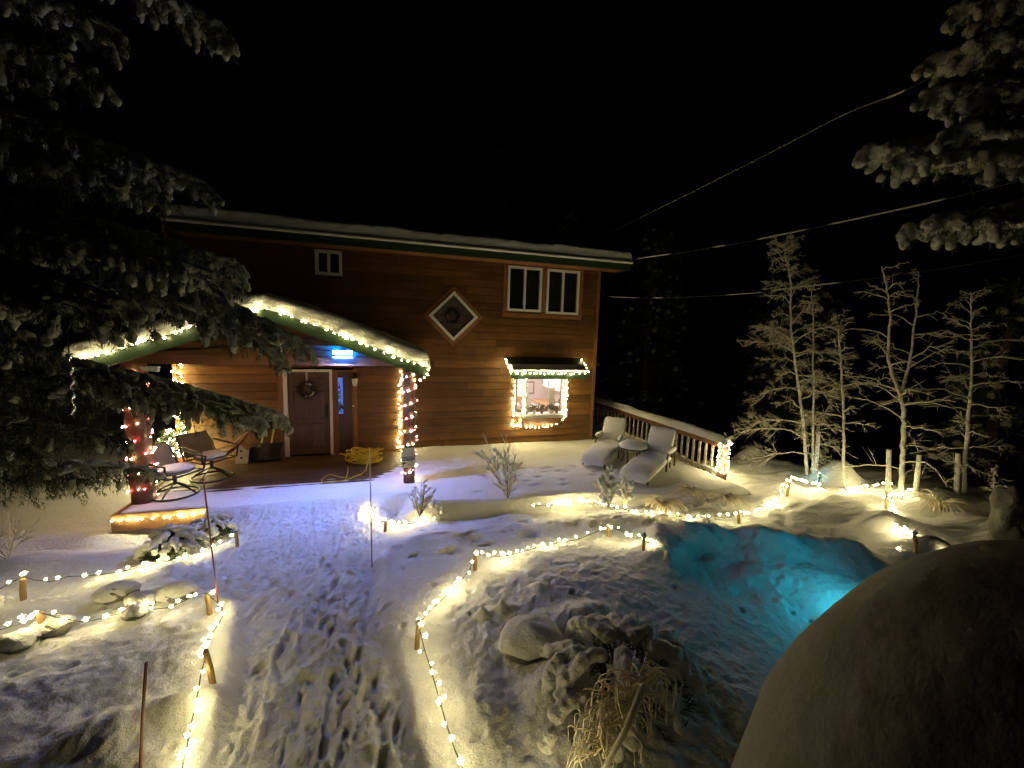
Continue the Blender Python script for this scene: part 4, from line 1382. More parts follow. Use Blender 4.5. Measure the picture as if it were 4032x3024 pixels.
# tall thin marker rods
for b, t, r, lb, mat in (((1465, 2232), (1455, 1762), 0.007, 'thin reddish marker rod with a white tip in front of the yellow rope', M_RED), ((862, 2392), (800, 1880), 0.0065, 'thin dark marker rod in front of the swivel chairs', M_RED), ((545, 3040), (577, 2608), 0.008, 'thick red brown marker rod in the dark snow by the walk', M_RED)):
    pb = gpt(*b, 0.0)
    pt = ony(*t, pb.y)
    o = thing('marker_rod', lb, 'marker rod', pb, 'snow marker rods along the walk')
    m = MB()
    m.tube([pb - Vector((0, 0, 0.1)), pb + (pt - pb) * 0.5, pb + (pt - pb) * 0.72], r, 6)
    m.build('rod', mat, o)
    m = MB()
    m.tube([pb + (pt - pb) * 0.72, pt], r * 1.1, 6)
    m.build('tip', M_CREAM if r < 0.0072 and b[0] > 1000 else M_RED, o)

# ------------------------------------------------------------------ things on the porch
pq = ony(1608, 1818, 7.22)
o = thing('notice_sign', 'white notice sign with a dark blue header and camera picture on the log post', 'sign', (pq.x, 7.215, pq.z))
sw, shh = 0.118, 0.10
m = MB()
m.box(pq.x - sw, pq.x + sw, 7.205, 7.215, pq.z - shh, pq.z + shh)
m.build('plate', M_WHITE, o)
m = MB()
m.box(pq.x - sw + 0.004, pq.x + sw - 0.004, 7.200, 7.2045, pq.z + 0.025, pq.z + shh - 0.005)
m.build('header', M_NAVY, o)
cu = bpy.data.curves.new('lettering', 'FONT')
cu.body = 'NOTICE'
cu.size = 0.062
cu.align_x = 'CENTER'
cu.align_y = 'CENTER'
cu.extrude = 0.0008
to = bpy.data.objects.new('lettering', cu)
COL.objects.link(to)
cu.materials.append(M_WHITE)
bpy.context.view_layer.update()
lme = bpy.data.meshes.new_from_object(to.evaluated_get(bpy.context.evaluated_depsgraph_get()))
bpy.data.objects.remove(to)
to = bpy.data.objects.new('lettering', lme)
COL.objects.link(to)
to.parent = o
to.location = Vector((pq.x, 7.1985, pq.z + 0.06)) - wl(o)
to.rotation_euler = (math.pi / 2, 0, 0)
m = MB()   # camera pictogram
cx_, cz_ = pq.x - 0.075, pq.z - 0.035
m.obox((cx_, 7.2028, cz_ + 0.015), (0.032, 0, 0.006), (0, 0.0015, 0), (-0.003, 0, 0.016))
m.obox((cx_ - 0.01, 7.2028, cz_ - 0.022), (0.006, 0, 0), (0, 0.0013, 0), (0, 0, 0.018))
m.obox((cx_ - 0.024, 7.2028, cz_ - 0.04), (0.012, 0, 0), (0, 0.0011, 0), (0, 0, 0.005))
m.build('pictogram', M_INK, o)
m = MB()
for i, (w, z) in enumerate(((0.045, 0.008), (0.06, -0.018), (0.055, -0.042), (0.065, -0.066))):
    m.box(pq.x + 0.035 - w, pq.x + 0.035 + w * 0.95, 7.2025, 7.2045, pq.z + z - 0.005, pq.z + z + 0.003)
m.build('print_lines', M_NAVY, o)
pq2 = ony(1608, 1781, 7.22)
m = MB()
w, h = 0.115, 0.088
m.prism([(pq2.x - w * 0.55, pq2.z - h), (pq2.x + w * 0.55, pq2.z - h), (pq2.x + w, pq2.z - h * 0.35), (pq2.x + w, pq2.z + h), (pq2.x - w, pq2.z + h), (pq2.x - w, pq2.z - h * 0.35)], 7.203, 7.214)
o = tag(m.build('grey_plaque', M_GREY, None, (pq2.x, 7.21, pq2.z)), 'blank grey plaque with cut lower corners above the notice sign', 'plaque')
m = MB()
m.box(pq2.x - w * 0.7, pq2.x + w * 0.7, 7.20, 7.213, pq2.z + h + 0.002, pq2.z + h + 0.03)
m.build('plaque_top', M_BLACK, o)


def shovel(label, base, top, blade, hm):
    o = thing('snow_shovel', label, 'shovel', base, 'snow shovels leaning by the front door')
    m = MB()
    b, t = Vector(base), Vector(top)
    m.tube([b + (t - b) * 0.2, t], 0.016, 8)
    m.build('handle', hm, o)
    m = MB()
    n = 9
    P = []
    ax = Vector((1, 0, 0))
    for i in range(5):
        s_ = i / 4
        row = []
        for j in range(n):
            u = j / (n - 1) - 0.5
            q = b + (t - b) * (0.36 * s_ - 0.01) + ax * u * blade + Vector((0, -0.07 * (1 - s_) ** 1.3 - 0.05 * math.cos(u * 2.6) + 0.02, 0))
            row.append(tuple(q))
        P.append(row)
    m.grid(np.array(P))
    s_ = m.build('scoop', M_BLACK, o, smooth=True)
    so = s_.modifiers.new('thick', 'SOLIDIFY')
    so.thickness = 0.008
    return o


t1, t2 = ony(1092, 1622, 9.42), ony(1058, 1632, 9.46)
shovel('snow shovel with a yellow handle and wide black scoop by the door', (-2.40, 9.25, 0.03), t1, 0.5, solid('yellow_handle', (0.55, 0.42, 0.04), 0.5))
shovel('snow shovel with a pale wooden handle behind the yellow one', (-2.62, 9.33, 0.03), t2, 0.42, M_CREAM)
# bird house
q = Vector((-2.86, 9.25, 0.0))
o = thing('bird_house', 'white bird house with a brown roof standing on the deck by the wall', 'bird house', q)
m = MB()
m.prism([(q.x - 0.10, 0.0), (q.x + 0.10, 0.0), (q.x + 0.10, 0.30), (q.x, 0.40), (q.x - 0.10, 0.30)], 9.15, 9.33)
m.build('body', M_BIRD, o)
m = MB()
for s_ in (-1, 1):
    m.hexa([(q.x, 9.12, 0.405), (q.x + s_ * 0.135, 9.12, 0.275), (q.x + s_ * 0.135, 9.36, 0.275), (q.x, 9.36, 0.405), (q.x, 9.12, 0.43), (q.x + s_ * 0.14, 9.12, 0.295), (q.x + s_ * 0.14, 9.36, 0.295), (q.x, 9.36, 0.43)])
m.build('roof', M_TAN, o)
m = MB()
for z in (0.12, 0.26):
    m.tube([(q.x + 0.01, 9.145, z), (q.x + 0.01, 9.152, z)], 0.022, 10)
m.build('entrance', M_INK, o)
# yellow rope heap
c = onz(1432, 1822, 0.02)
o = None
m = MB()
pts = []
rr = random.Random(8)
ph = 0
for i in range(17):
    r = rr.uniform(0.14, 0.30)
    ox, oy = rr.gauss(0, 0.07), rr.gauss(0, 0.05)
    if i in (3, 9):
        ox += 0.14
    for j in range(14):
        t = j / 14 * 2 * math.pi
        pts.append(c + Vector((ox + 1.15 * r * math.cos(t), oy + 0.75 * r * math.sin(t), 0.012 * i + 0.02 + 0.05 * math.sin(t * 2 + i) * (i > 4) + 0.04 * (i / 17))))
e1, e2, e3, e4 = onz(1370, 1838, 0.05), onz(1362, 1882, 0.02), onz(1300, 1868, 0.02), onz(1268, 1888, 0.02)
P2 = [onz(1440, 1852, 0.05), onz(1400, 1874, 0.02), onz(1350, 1892, 0.02), onz(1275, 1900, 0.02), e4, e3, e2, e1]


def smooth_path(pp, n=6):
    out = []
    for i in range(len(pp) - 1):
        p0, p1, p2, p3 = pp[max(i - 1, 0)], pp[i], pp[i + 1], pp[min(i + 2, len(pp) - 1)]
        for k in range(n):
            t = k / n
            out.append(0.5 * ((2 * p1) + (p2 - p0) * t + (2 * p0 - 5 * p1 + 4 * p2 - p3) * t * t + (3 * p1 - p0 - 3 * p2 + p3) * t ** 3))
    return out + [pp[-1]]


m.tube(smooth_path(pts + P2, 2), 0.0095, 5)
tag(m.build('yellow_rope', M_YELLOW, None, c, smooth=True), 'tangled yellow cord heaped on the deck boards before the siding', 'rope')


# swivel chairs
def swivel(label, c, rz, sd):
    o = thing('swivel_chair', label, 'chair', c, 'black swivel chairs on the porch deck')
    c = Vector(c)
    M = Matrix.Rotation(rz, 3, 'Z')
    w = lambda x, y, z: c + M @ Vector((x, y, z))
    m = MB()
    m.tube([w(0.31 * math.cos(t), 0.31 * math.sin(t), 0.03) for t in np.linspace(0, 2 * math.pi, 33)], 0.017, 6, False)
    m.build('ring_base', M_BLACK, o, smooth=True)
    for k in range(4):
        a = k * math.pi / 2 + 0.4
        m = MB()
        m.tube([w(0.31 * math.cos(a), 0.31 * math.sin(a), 0.035), w(0.2 * math.cos(a), 0.2 * math.sin(a), 0.11), w(0.03 * math.cos(a), 0.03 * math.sin(a), 0.2)], 0.014, 5)
        m.build('spoke', M_BLACK, o)
    m = MB()
    m.tube([w(0, 0, 0.18), w(0, 0, 0.34)], 0.03, 8)
    m.build('column', M_BLACK, o)
    m = MB()
    m.tube([w(-0.27, -0.26, 0.37), w(0.27, -0.26, 0.38), w(0.27, 0.27, 0.35), w(-0.27, 0.27, 0.35), w(-0.27, -0.26, 0.37)], 0.015, 5)
    m.tube([w(-0.27, 0.27, 0.35), w(-0.27, 0.40, 0.58), w(-0.25, 0.52, 0.76), w(0.25, 0.52, 0.76), w(0.27, 0.40, 0.58), w(0.27, 0.27, 0.35)], 0.015, 5)
    m.build('frame', M_BLACK, o)
    for s_ in (-1, 1):
        m = MB()
        m.tube([w(0.29 * s_, -0.24, 0.37), w(0.31 * s_, -0.27, 0.58), w(0.31 * s_, 0.1, 0.60), w(0.29 * s_, 0.37, 0.62)], 0.017, 6)
        m.build('armrest', M_BLACK, o)
    m = MB()
    A, B, Cc = w(0, 0.0, 0.41), M @ Vector((0.25, 0, 0)), M @ Vector((0, 0.26, -0.01))
    blob(m, A, B * 1.05, 0.25, 0.05, True, 0.22)
    m.build('seat_cushion', M_CUSH, o, smooth=True)
    m = MB()
    m.obox(w(0, 0.40, 0.57), M @ Vector((0.235, 0, 0)), M @ Vector((0, 0.11, 0.18)), M @ Vector((0, 0.025, -0.015)))
    m.build('back_sling', M_CUSH, o)
    m = MB()
    blob(m, w(0, -0.03, 0.455), B * 0.95, 0.23, 0.1, True, 0.2)
    m.build('snow', M_SNOW, o, smooth=True)
    return o


c1 = onz(692, 1948, 0.02)
c2 = onz(836, 1880, 0.02)
swivel('snowy swivel chair nearest the deck corner post', (c1.x, c1.y, 0.015), 1.0, 1)
swivel('swivel chair with its back to the lit bush, closer to the door', (c2.x, c2.y, 0.005), 0.9, 2)
# hammock
h0, h1 = ony(988, 1690, 9.2), ony(800, 1782, 8.4)
o = thing('hammock', 'reddish hammock hung from the siding behind the swivel chairs', 'hammock', h1)
mid = (h0 + h1) / 2 + Vector((0, 0, -0.10))
m = MB()
cv = smooth_path([h0, mid, h1], 10)
m.tube(cv, 0.012, 6)
m.build('rope', M_CREAM, o)
m = MB()
P = np.array([[tuple(p + Vector((0, -0.05 + 0.1 * k, -0.03 - 0.14 * math.sin(math.pi * i / (len(cv) - 1)) * (1 - abs(k - 0.5))))) for k in (0, 0.5, 1)] for i, p in enumerate(cv)])
m.grid(P)
m.build('cloth', M_RED, o, smooth=True)
m = MB()
m.tube([h0, h0 + Vector((0.02, 0.3, 0.06))], 0.012, 5)
m.build('hook', M_BLACK, o)

# ------------------------------------------------------------------ patio: loungers, table, railing
def lounger(label, foot, head, w, backtop):
    foot, head = Vector(foot), Vector(head)
    d = (head - foot)
    L = d.length
    d.normalize()
    s_ = Vector((d.y, -d.x, 0))
    zb = 0.05
    o = thing('lounge_chair', label, 'lounge chair', (foot.x, foot.y, zb), 'snow covered lounge chairs on the patio')
    P = lambda u, v, z: Vector((foot.x, foot.y, 0)) + d * u + s_ * v + Vector((0, 0, z - 0.07))
    hw = w / 2
    m = MB()
    for v in (-hw, hw):
        m.tube([P(0.0, v, 0.20), P(0.35, v, 0.25), P(L, v, 0.31)], 0.018, 6)
    m.tube([P(0.0, -hw, 0.20), P(0, hw, 0.20)], 0.018, 6)
    m.tube([P(L, -hw, 0.31), P(L, hw, 0.31)], 0.018, 6)
    m.build('frame', M_BRONZE, o)
    for u in (0.08, L * 0.97):
        for v in (-hw, hw):
            m = MB()
            m.tube([P(u, v, 0.0), P(u, v, 0.24)], 0.018, 6)
            m.build('leg', M_BRONZE, o)
    bt = 0.50
    m = MB()
    m.obox(P(L + 0.11, 0, 0.31 + bt / 2), s_ * hw, d * 0.012 + Vector((0, 0, -0.004)), d * 0.09 + Vector((0, 0, bt / 2)))
    m.build('backrest', M_BRONZE, o)
    for v in (-1, 1):
        m = MB()
        vv = v * (hw + 0.035)
        m.tube([P(L - 0.42, vv, 0.02), P(L - 0.42, vv, 0.40), P(L - 0.36, vv, 0.47), P(L - 0.15, vv, 0.50), P(L + 0.04, vv, 0.47), P(L + 0.14, vv, 0.36), P(L + 0.2, vv, 0.03)], 0.022, 6)
        ar = m.build('armrest', M_BRONZE, o)
        m = MB()
        blob(m, P(L - 0.17, vv, 0.545), d * 0.27, 0.072, 0.1, True, 0.8)
        m.build('snow', M_SNOW, ar, smooth=True)

    # snow following the seat and back: a thick rounded slab
    def slab(u0, z0, u1, z1, n, T, hwid):
        a, b = P(u0, 0, z0), P(u1, 0, z1)
        t = (b - a).normalized()
        nrm = s_.cross(t)
        if nrm.z < 0:
            nrm = -nrm
        K = 16
        rows = []
        for i in range(n):
            f = i / (n - 1)
            e = min(f, 1 - f) * (n - 1) / 4
            k = math.sqrt(max(0.0, 1 - (1 - min(1, e)) ** 2)) * 0.9 + 0.1
            row = []
            for j in range(K):
                an = 2 * math.pi * j / K
                cx_, sy_ = math.cos(an), math.sin(an)
                x = hwid * (0.8 + 0.2 * k) * np.sign(cx_) * abs(cx_) ** 0.45
                y = T * k * (0.5 * np.sign(sy_) * abs(sy_) ** 0.6 + 0.5)
                y *= 1 + 0.45 * float(vnoise(np.array(f * 5.0 + hwid * 40), np.array(x * 6.0), 4)) + 0.25 * float(vnoise(np.array(f * 14.0 + hwid * 40), np.array(x * 15.0), 6))
                row.append(tuple(a + (b - a) * f + s_ * x + nrm * y))
            rows.append(row)
        q = MB()
        q.grid(np.array(rows), closed=True)
        q.L.append(np.arange(K)[::-1]); q.N.append(np.array([K]))
        q.L.append(np.arange(K) + (n - 1) * K); q.N.append(np.array([K]))
        return q
    slab(-0.06, 0.185, L + 0.02, 0.30, 18, 0.17, hw + 0.045).build('snow', M_SNOW, o, smooth=True)
    slab(L - 0.02, 0.36, L + 0.20, 0.36 + bt + 0.06, 16, 0.11, hw + 0.02).build('snow', M_SNOW, o, smooth=True)
    return o


def gp(x, y, z):
    q = onz(x, y, z)
    return (q.x, q.y, 0)


lounger('snow covered lounge chair closer to the house corner', gp(2334, 1808, 0.22), gp(2412, 1732, 0.34), 0.47, 0)
lounger('snow covered lounge chair standing nearer the lit end of the railing', gp(2495, 1870, 0.22), gp(2596, 1780, 0.34), 0.50, 0)
tq = onz(2492, 1760, 0.42)
o = thing('side_table', 'low round side table heaped with snow between the lounge chairs', 'table', (tq.x, tq.y, 0.05))
m = MB()
m.tube([(tq.x, tq.y, 0.40), (tq.x, tq.y, 0.43)], 0.30, 20)
m.build('table_top', M_BRONZE, o)
for k in range(4):
    a = k * math.pi / 2 + 0.5
    m = MB()
    m.tube([(tq.x + 0.24 * math.cos(a), tq.y + 0.24 * math.sin(a), 0.02), (tq.x + 0.2 * math.cos(a), tq.y + 0.2 * math.sin(a), 0.2), (tq.x + 0.24 * math.cos(a), tq.y + 0.24 * math.sin(a), 0.4)], 0.016, 6)
    m.build('leg', M_BRONZE, o)
m = MB()
blob(m, (tq.x, tq.y, 0.45), (0.30, 0, 0), 0.30, 0.1, True, 0.4)
m.build('snow', M_SNOW, o, smooth=True)

RA = ony(2339, 1666, 10.87) + Vector((-0.02, 0.35, 0.0)) - Vector((0, 0, 0.08))
RB = ony(2852, 1878, 6.4) - Vector((0, 0, 0.08))
rl = thing('deck_railing', 'long wooden baluster railing with a thick snow cap beyond the lounge chairs', 'railing', RB)
dv = (RB - RA)
RL = dv.length
dv.normalize()
sv = Vector((dv.y, -dv.x, 0))
RT = 0.78


def rbox(m, u0, u1, v0, v1, z0, z1):
    a, b = RA + dv * u0, RA + dv * u1
    m.hexa([a + sv * v0 + Vector((0, 0, z0)), b + sv * v0 + Vector((0, 0, z0)), b + sv * v1 + Vector((0, 0, z0)), a + sv * v1 + Vector((0, 0, z0)),
            a + sv * v0 + Vector((0, 0, z1)), b + sv * v0 + Vector((0, 0, z1)), b + sv * v1 + Vector((0, 0, z1)), a + sv * v1 + Vector((0, 0, z1))])


m = MB(); rbox(m, 0, RL, -0.07, 0.07, RT - 0.04, RT); m.build('top_rail', M_RAIL, rl)
m = MB(); rbox(m, 0, RL, -0.02, 0.02, RT - 0.13, RT - 0.042); m.build('upper_rail', M_RAIL, rl)
m = MB(); rbox(m, 0, RL, -0.03, 0.03, 0.08, 0.15); m.build('lower_rail', M_RIME, rl)
nb = 29
for i in range(nb):
    u = 0.08 + (RL - 0.28) * i / (nb - 1)
    m = MB()
    rbox(m, u - 0.02, u + 0.02, -0.058, -0.022, 0.02, RT - 0.043)
    m.build('baluster', M_RIME, rl)
for u in (RL - 0.06,):
    m = MB(); rbox(m, u - 0.06, u + 0.06, -0.065, 0.065, -0.3, RT - 0.045); m.build('post', M_RAIL, rl)
m = MB()
P = []
us = easep(-0.02, RL + 0.05, 70, 8, 0.08)
for i, u in enumerate(us):
    e = min(1, min(u + 0.02, RL + 0.05 - u) / 0.08 + 0.15)
    row = []
    for j in range(14):
        an = math.pi * j / 13
        h = 0.15 * (1 + 0.35 * float(vnoise(np.array(u * 1.8), np.array(0.3), 90)) + 0.2 * float(vnoise(np.array(u * 6.0), np.array(j * 0.5), 91)))
        v = -0.115 * math.cos(an) * (1 + 0.15 * float(vnoise(np.array(u * 5), np.array(j * .2), 92)))
        row.append(tuple(RA + dv * u + sv * v + Vector((0, 0, RT - 0.004 + h * e * max(0.0, math.sin(an)) ** 0.7))))
    P.append(row)
m.grid(np.array(P))
m.build('snow_cap', M_SNOW, rl, smooth=True)
m = MB()
for i in range(60):
    u = random.uniform(0, RL)
    blob(m, RA + dv * u + sv * random.uniform(-0.06, 0.0) + Vector((0, 0, 0.15)), dv * random.uniform(0.04, 0.1), 0.03)
tag(m.build('snow', M_SNOW, rl, smooth=True), kind='stuff')
pc = RA + dv * (RL - 0.06)
string('warm lights wound tightly round the end post of the snowy railing', wrap(pc.x, pc.y, 0.105, 0.05, RT - 0.06, 9), 0.10, 0.012, 'warm lights fixed to the house', seed=19)

# ------------------------------------------------------------------ rocks and mounds
def rock(label, c, rx, ry, h, cap, sd, group='snow capped stones'):
    o = thing('boulder', label, 'boulder', c, group)
    c = Vector(c)
    m = MB()
    V, F = TPLF
    n = 1 + 0.22 * fbm(V[:, 0] * 1.6 + sd, V[:, 1] * 1.6 + V[:, 2] * 1.3, 3, sd)
    v = V * n[:, None] * np.array([rx, ry, h])
    m.add(v + np.array(c) + np.array([0, 0, h * 0.25]), F)
    m.build('stone', M_ROCK, o, smooth=True)
    if cap:
        m = MB()
        n = 1.05 + 0.45 * fbm(V[:, 0] * 1.4 + V[:, 2] + sd, V[:, 1] * 1.2, 3, sd + 3)
        v = V * n[:, None] * np.array([rx * 1.1, ry * 1.12, h * 1.0])
        v[:, 2] = np.where(v[:, 2] < 0, v[:, 2] * 0.5 + 0.05 * fbm(V[:, 0] * 3 + sd, V[:, 1] * 3, 2, sd), v[:, 2])
        m.add(v + np.array(c) + np.array([0, 0, h * 0.55]), F)
        m.build('snow_cap', M_SNOW, o, smooth=True)


q = gpt(2085, 2545, 0)
rock('big boulder under a thick snow cap inside the light loop', (q.x, q.y, q.z), 0.25, 0.19, 0.15, True, 3)
for px, py, r, lb in ((215, 2475, 0.13, 'dark bare border stone by the leaning yellow stake'), (60, 2545, 0.12, 'dark low border stone at the lower light string'), (470, 2350, 0.16, 'round snowy border stone above the lower light string'),
                      (560, 2375, 0.13, 'snowy border stone next to the shaded walk bank'), (690, 2350, 0.15, 'pale lit border stone by the corner stake'), (530, 2420, 0.1, 'small dark border stone among the buried lights')):
    q = gpt(px, py, 0)
    rock(lb, (q.x, q.y, q.z), r, r * 0.7, r * 0.6, True, px % 17)

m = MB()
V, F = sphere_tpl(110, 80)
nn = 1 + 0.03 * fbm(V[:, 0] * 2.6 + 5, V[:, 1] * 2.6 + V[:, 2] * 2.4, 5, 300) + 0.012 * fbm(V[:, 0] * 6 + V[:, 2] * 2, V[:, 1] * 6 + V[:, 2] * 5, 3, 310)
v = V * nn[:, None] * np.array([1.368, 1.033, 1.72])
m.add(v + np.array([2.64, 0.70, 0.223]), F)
tag(merge(m.build('snow_mound', M_SHADEDSNOW, None, (2.64, 0.70, 0.0), smooth=True), 0.022, 4, 0.018, 0.2), 'huge rounded snow mound, coloured dark for shade, standing before the teal glow', 'snow mound')

# teal lamps set in the snow
def teal(label, c, aim, r):
    c, aim = Vector(c), (Vector(aim) - Vector(c)).normalized()
    o = thing('garden_spotlight', label, 'spotlight', c, 'teal garden spotlights')
    m = MB()
    m.tube([c - Vector((0, 0, 0.2)), c - Vector((0, 0, 0.03))], 0.012, 6)
    m.tube([c - aim * 0.09, c - aim * 0.02, c + aim * 0.02], [r * 0.6, r, r], 12)
    m.build('housing', M_BLACK, o)
    m = MB()
    m.tube([c + aim * 0.0215, c + aim * 0.03], r * 0.95, 12)
    m.build('lens', M_TEALED, o)


teal('teal spotlight sunk in the pond hollow behind the big mound', (4.85, 2.55, 0.26), (4.0, 3.3, 0.0), 0.06)
q = gpt(3205, 1862, 0.02)
teal('small teal spotlight at the foot of the slim frosted tree', (q.x - 0.12, q.y - 0.2, q.z + 0.04), (q.x, q.y, q.z + 0.2), 0.02)


# ------------------------------------------------------------------ frosted leafless trees
def bez(a, b, c, n):
    t = np.linspace(0, 1, n)[:, None]
    return (1 - t) ** 2 * np.array(a) + 2 * t * (1 - t) * np.array(b) + t * t * np.array(c)


def frost_tree(label, base, tops, nbr, spread, sd, dense=1.0, r0=0.038, low=0.12, bend=0.0, droop=0.12, az=None, name='frosted_tree'):
    """tops: list of trunk polylines (first starts at the base)"""
    rs = random.Random(sd)
    o = thing(name, label, 'tree', base, 'frosted leafless young trees')
    allp = []
    for k, tp in enumerate(tops):
        pp = smooth_path([Vector(p) for p in tp], 8)
        rr = np.linspace(r0 * 0.8 if k == 0 else r0 * 0.5, 0.006, len(pp))
        pp = [p + Vector((rs.gauss(0, 0.006), rs.gauss(0, 0.006), 0)) for p in pp]
        m = MB()
        m.tube(pp, rr, 7)
        m.build('trunk', M_FROST, o, smooth=True)
        allp.append(pp)
    H = max(p.z for pp in allp for p in pp) - base[2]
    ga = rs.uniform(0, 6)
    for i in range(nbr):
        pp = allp[i % len(allp)] if len(allp) > 1 and rs.random() < 0.6 else allp[0]
        f = low + (1 - low) * ((i + rs.random()) / nbr)
        idx = min(len(pp) - 2, int(f * (len(pp) - 1)))
        p = pp[idx]
        hgt = (p.z - base[2]) / H
        L = spread * ((1 - hgt) ** 0.75 * 0.9 + 0.16) * rs.uniform(0.5, 1.3)
        ga += 2.4 + rs.gauss(0, 0.4)
        a = ga if az is None else az + rs.gauss(0, 1.2)
        d = Vector((math.cos(a), math.sin(a), 0))
        up = rs.uniform(-0.18, 0.32) + 0.35 * hgt
        mid = p + d * L * 0.5 + Vector((0, 0, L * (up * 0.8 + 0.08)))
        end = p + d * L * rs.uniform(0.8, 1.05) + Vector((-d.y, d.x, 0)) * L * rs.gauss(0, 0.2) + Vector((0, 0, L * (up - droop * 2.6 * (1 - hgt) * rs.uniform(0.2, 1.6))))
        C = bez(p, mid, end, 8)
        C[1:-1] += np.array([[rs.gauss(0, 0.02) for _ in range(3)] for _ in range(6)])
        m = MB()
        m.tube(C, np.linspace(0.010 + 0.007 * (1 - hgt), 0.0045, 8), 5)
        nt = int((5 + 13 * L) * dense)
        for t in range(nt):
            u = rs.uniform(0.2, 1.0)
            ii = min(6, int(u * 7))
            q = C[ii] + (C[ii + 1] - C[ii]) * (u * 7 - ii)
            sgn = rs.choice((-1, 1))
            sd_ = Vector((-d.y, d.x, 0)) * sgn
            tl_ = L * rs.uniform(0.06, 0.42) * (1.15 - 0.6 * u) + 0.03
            dd = (d * rs.uniform(0.4, 1.0) + sd_ * rs.uniform(0.2, 0.9) + Vector((0, 0, rs.gauss(-0.05, 0.5)))).normalized()
            e = Vector(q) + dd * tl_
            k1 = (Vector(q) + e) / 2 + Vector((0, 0, rs.uniform(-0.02, 0.03)))
            m.tube([q, k1, e], [0.0045, 0.0036, 0.0018], 4)
            if rs.random() < 0.7 * dense:
                for w in range(3):
                    e2 = k1 + (dd + Vector((rs.gauss(0, .6), rs.gauss(0, .6), rs.gauss(-0.1, .4)))).normalized() * tl_ * 0.5
                    m.tube([k1, e2], [0.0032, 0.0016], 3)
        m.build('branch', M_FROST, o, smooth=True)
    return o


def trunk_px(b, pts, Y=None):
    pb = gpt(*b, 0.0) if Y is None else ony(*b, Y)
    return [pb - Vector((0, 0, 0.1))] + [ony(x, y, pb.y) for x, y in pts]


t = trunk_px((3180, 1885), [(3165, 1700), (3135, 1450), (3115, 1300), (3112, 1100), (3090, 1000), (3085, 965)])
frost_tree('bushy frosted larch with a dense lower crown nearest the railing', t[0], [t], 60, 1.35, 21, 1.6, 0.04, 0.1, droop=0.25)
t = trunk_px((3202, 1868), [(3200, 1700), (3203, 1400), (3200, 1200), (3190, 1130)])
frost_tree('slim frosted sapling lit teal at its foot', t[0], [t], 16, 0.6, 22, 0.8, 0.03, 0.3)
t = trunk_px((3325, 1905), [(3322, 1700), (3315, 1500), (3305, 1350), (3290, 1240)])
frost_tree('thin straight frosted sapling between the bushy and the forked tree', t[0], [t], 22, 0.75, 23, 1.0, 0.034, 0.25)
t = trunk_px((3548, 1965), [(3555, 1800), (3558, 1650), (3545, 1560), (3500, 1420), (3505, 1250), (3490, 1130), (3470, 1050)])
t2 = [t[3], ony(3575, 1450, t[1].y), ony(3600, 1300, t[1].y), ony(3612, 1170, t[1].y), ony(3618, 1070, t[1].y)]
frost_tree('tall forked frosted tree with two leaders above the warm lights', t[0], [t, t2], 40, 1.25, 24, 0.6, 0.055, 0.1, droop=0.1)
t = trunk_px((3795, 1950), [(3808, 1700), (3825, 1500), (3825, 1300), (3822, 1150)])
frost_tree('pale trunked frosted tree standing alone beside a white post', t[0], [t], 40, 1.2, 25, 0.9, 0.05, 0.12, droop=0.1)
t = trunk_px((3905, 1985), [(3912, 1920), (3915, 1840)], None)
frost_tree('tiny dim frosted sapling near the snow crusted stumps', t[0], [t], 14, 0.35, 26, 0.8, 0.02, 0.2)
# pale posts among the trees
for b, tp, lb in (((3497, 1950), (3500, 1770), 'pale post just before the forked tree'), ((3768, 1940), (3772, 1785), 'white post touching the pale trunked tree'), ((3605, 1935), (3620, 1790), 'leaning pale post behind the forked tree'), ((3210, 1860), (3222, 1710), 'grey post next to the teal lit sapling')):
    pb = gpt(*b, 0)
    pt = ony(*tp, pb.y)
    m = MB()
    m.tube([pb - Vector((0, 0, 0.1)), (pb + pt) / 2, pt], [0.042, 0.04, 0.036], 8)
    tag(m.build('tree_post', M_FROST, None, pb), lb, 'post', 'pale posts among the frosted trees')


# ------------------------------------------------------------------ frosted shrubs
def twig_shrub(label, base, H, W_, n, sd, mat=M_FROST2, rad=0.008, lumps=0.4, name='frosted_shrub', spread=0.6, lump_r=0.02):
    rs = random.Random(sd)
    o = thing(name, label, 'shrub', base, None)
    b = Vector(base)
    sn = MB()
    for i in range(n):
        a = rs.uniform(0, 6.28)
        lean = rs.uniform(0.05, spread)
        L = H * rs.uniform(0.6, 1.0)
        d = Vector((math.cos(a) * lean, math.sin(a) * lean, 1)).normalized()
        end = b + d * L
        mid = b + d * L * 0.5 + Vector((rs.gauss(0, 0.02), rs.gauss(0, 0.02), 0))
        C = [Vector(p) for p in bez(b, mid, end, 7)]
        m = MB()
        m.tube(C, np.linspace(rad, rad * 0.4, 7), 5)
        for k in range(rs.randint(4, 7)):
            u = rs.randint(1, 5)
            dd = (d + Vector((rs.gauss(0, 0.7), rs.gauss(0, 0.7), rs.uniform(0, 0.5)))).normalized()
            l2 = L * rs.uniform(0.15, 0.4)
            e = C[u] + dd * l2
            m.tube([C[u], (C[u] + e) / 2 + Vector((0, 0, 0.015)), e], [rad * 0.6, rad * 0.5, rad * 0.3], 4)
            for w in range(2):
                f = (C[u] + e) / 2
                m.tube([f, f + (dd + Vector((rs.gauss(0, .7), rs.gauss(0, .7), 0.3))).normalized() * l2 * 0.5], [rad * 0.45, rad * 0.25], 3)
            if rs.random() < lumps:
                blob(sn, e, dd * lump_r * 1.8, lump_r * rs.uniform(0.7, 1.5))
            if rs.random() < lumps * 0.7:
                blob(sn, (C[u] + e) / 2 + Vector((0, 0, 0.012)), (e - C[u]) * 0.3, lump_r * 0.9)
        m.build('branch', mat, o)
    if sn.n:
        tag(sn.build('snow', M_SNOW, o, smooth=True), kind='stuff')
    return o


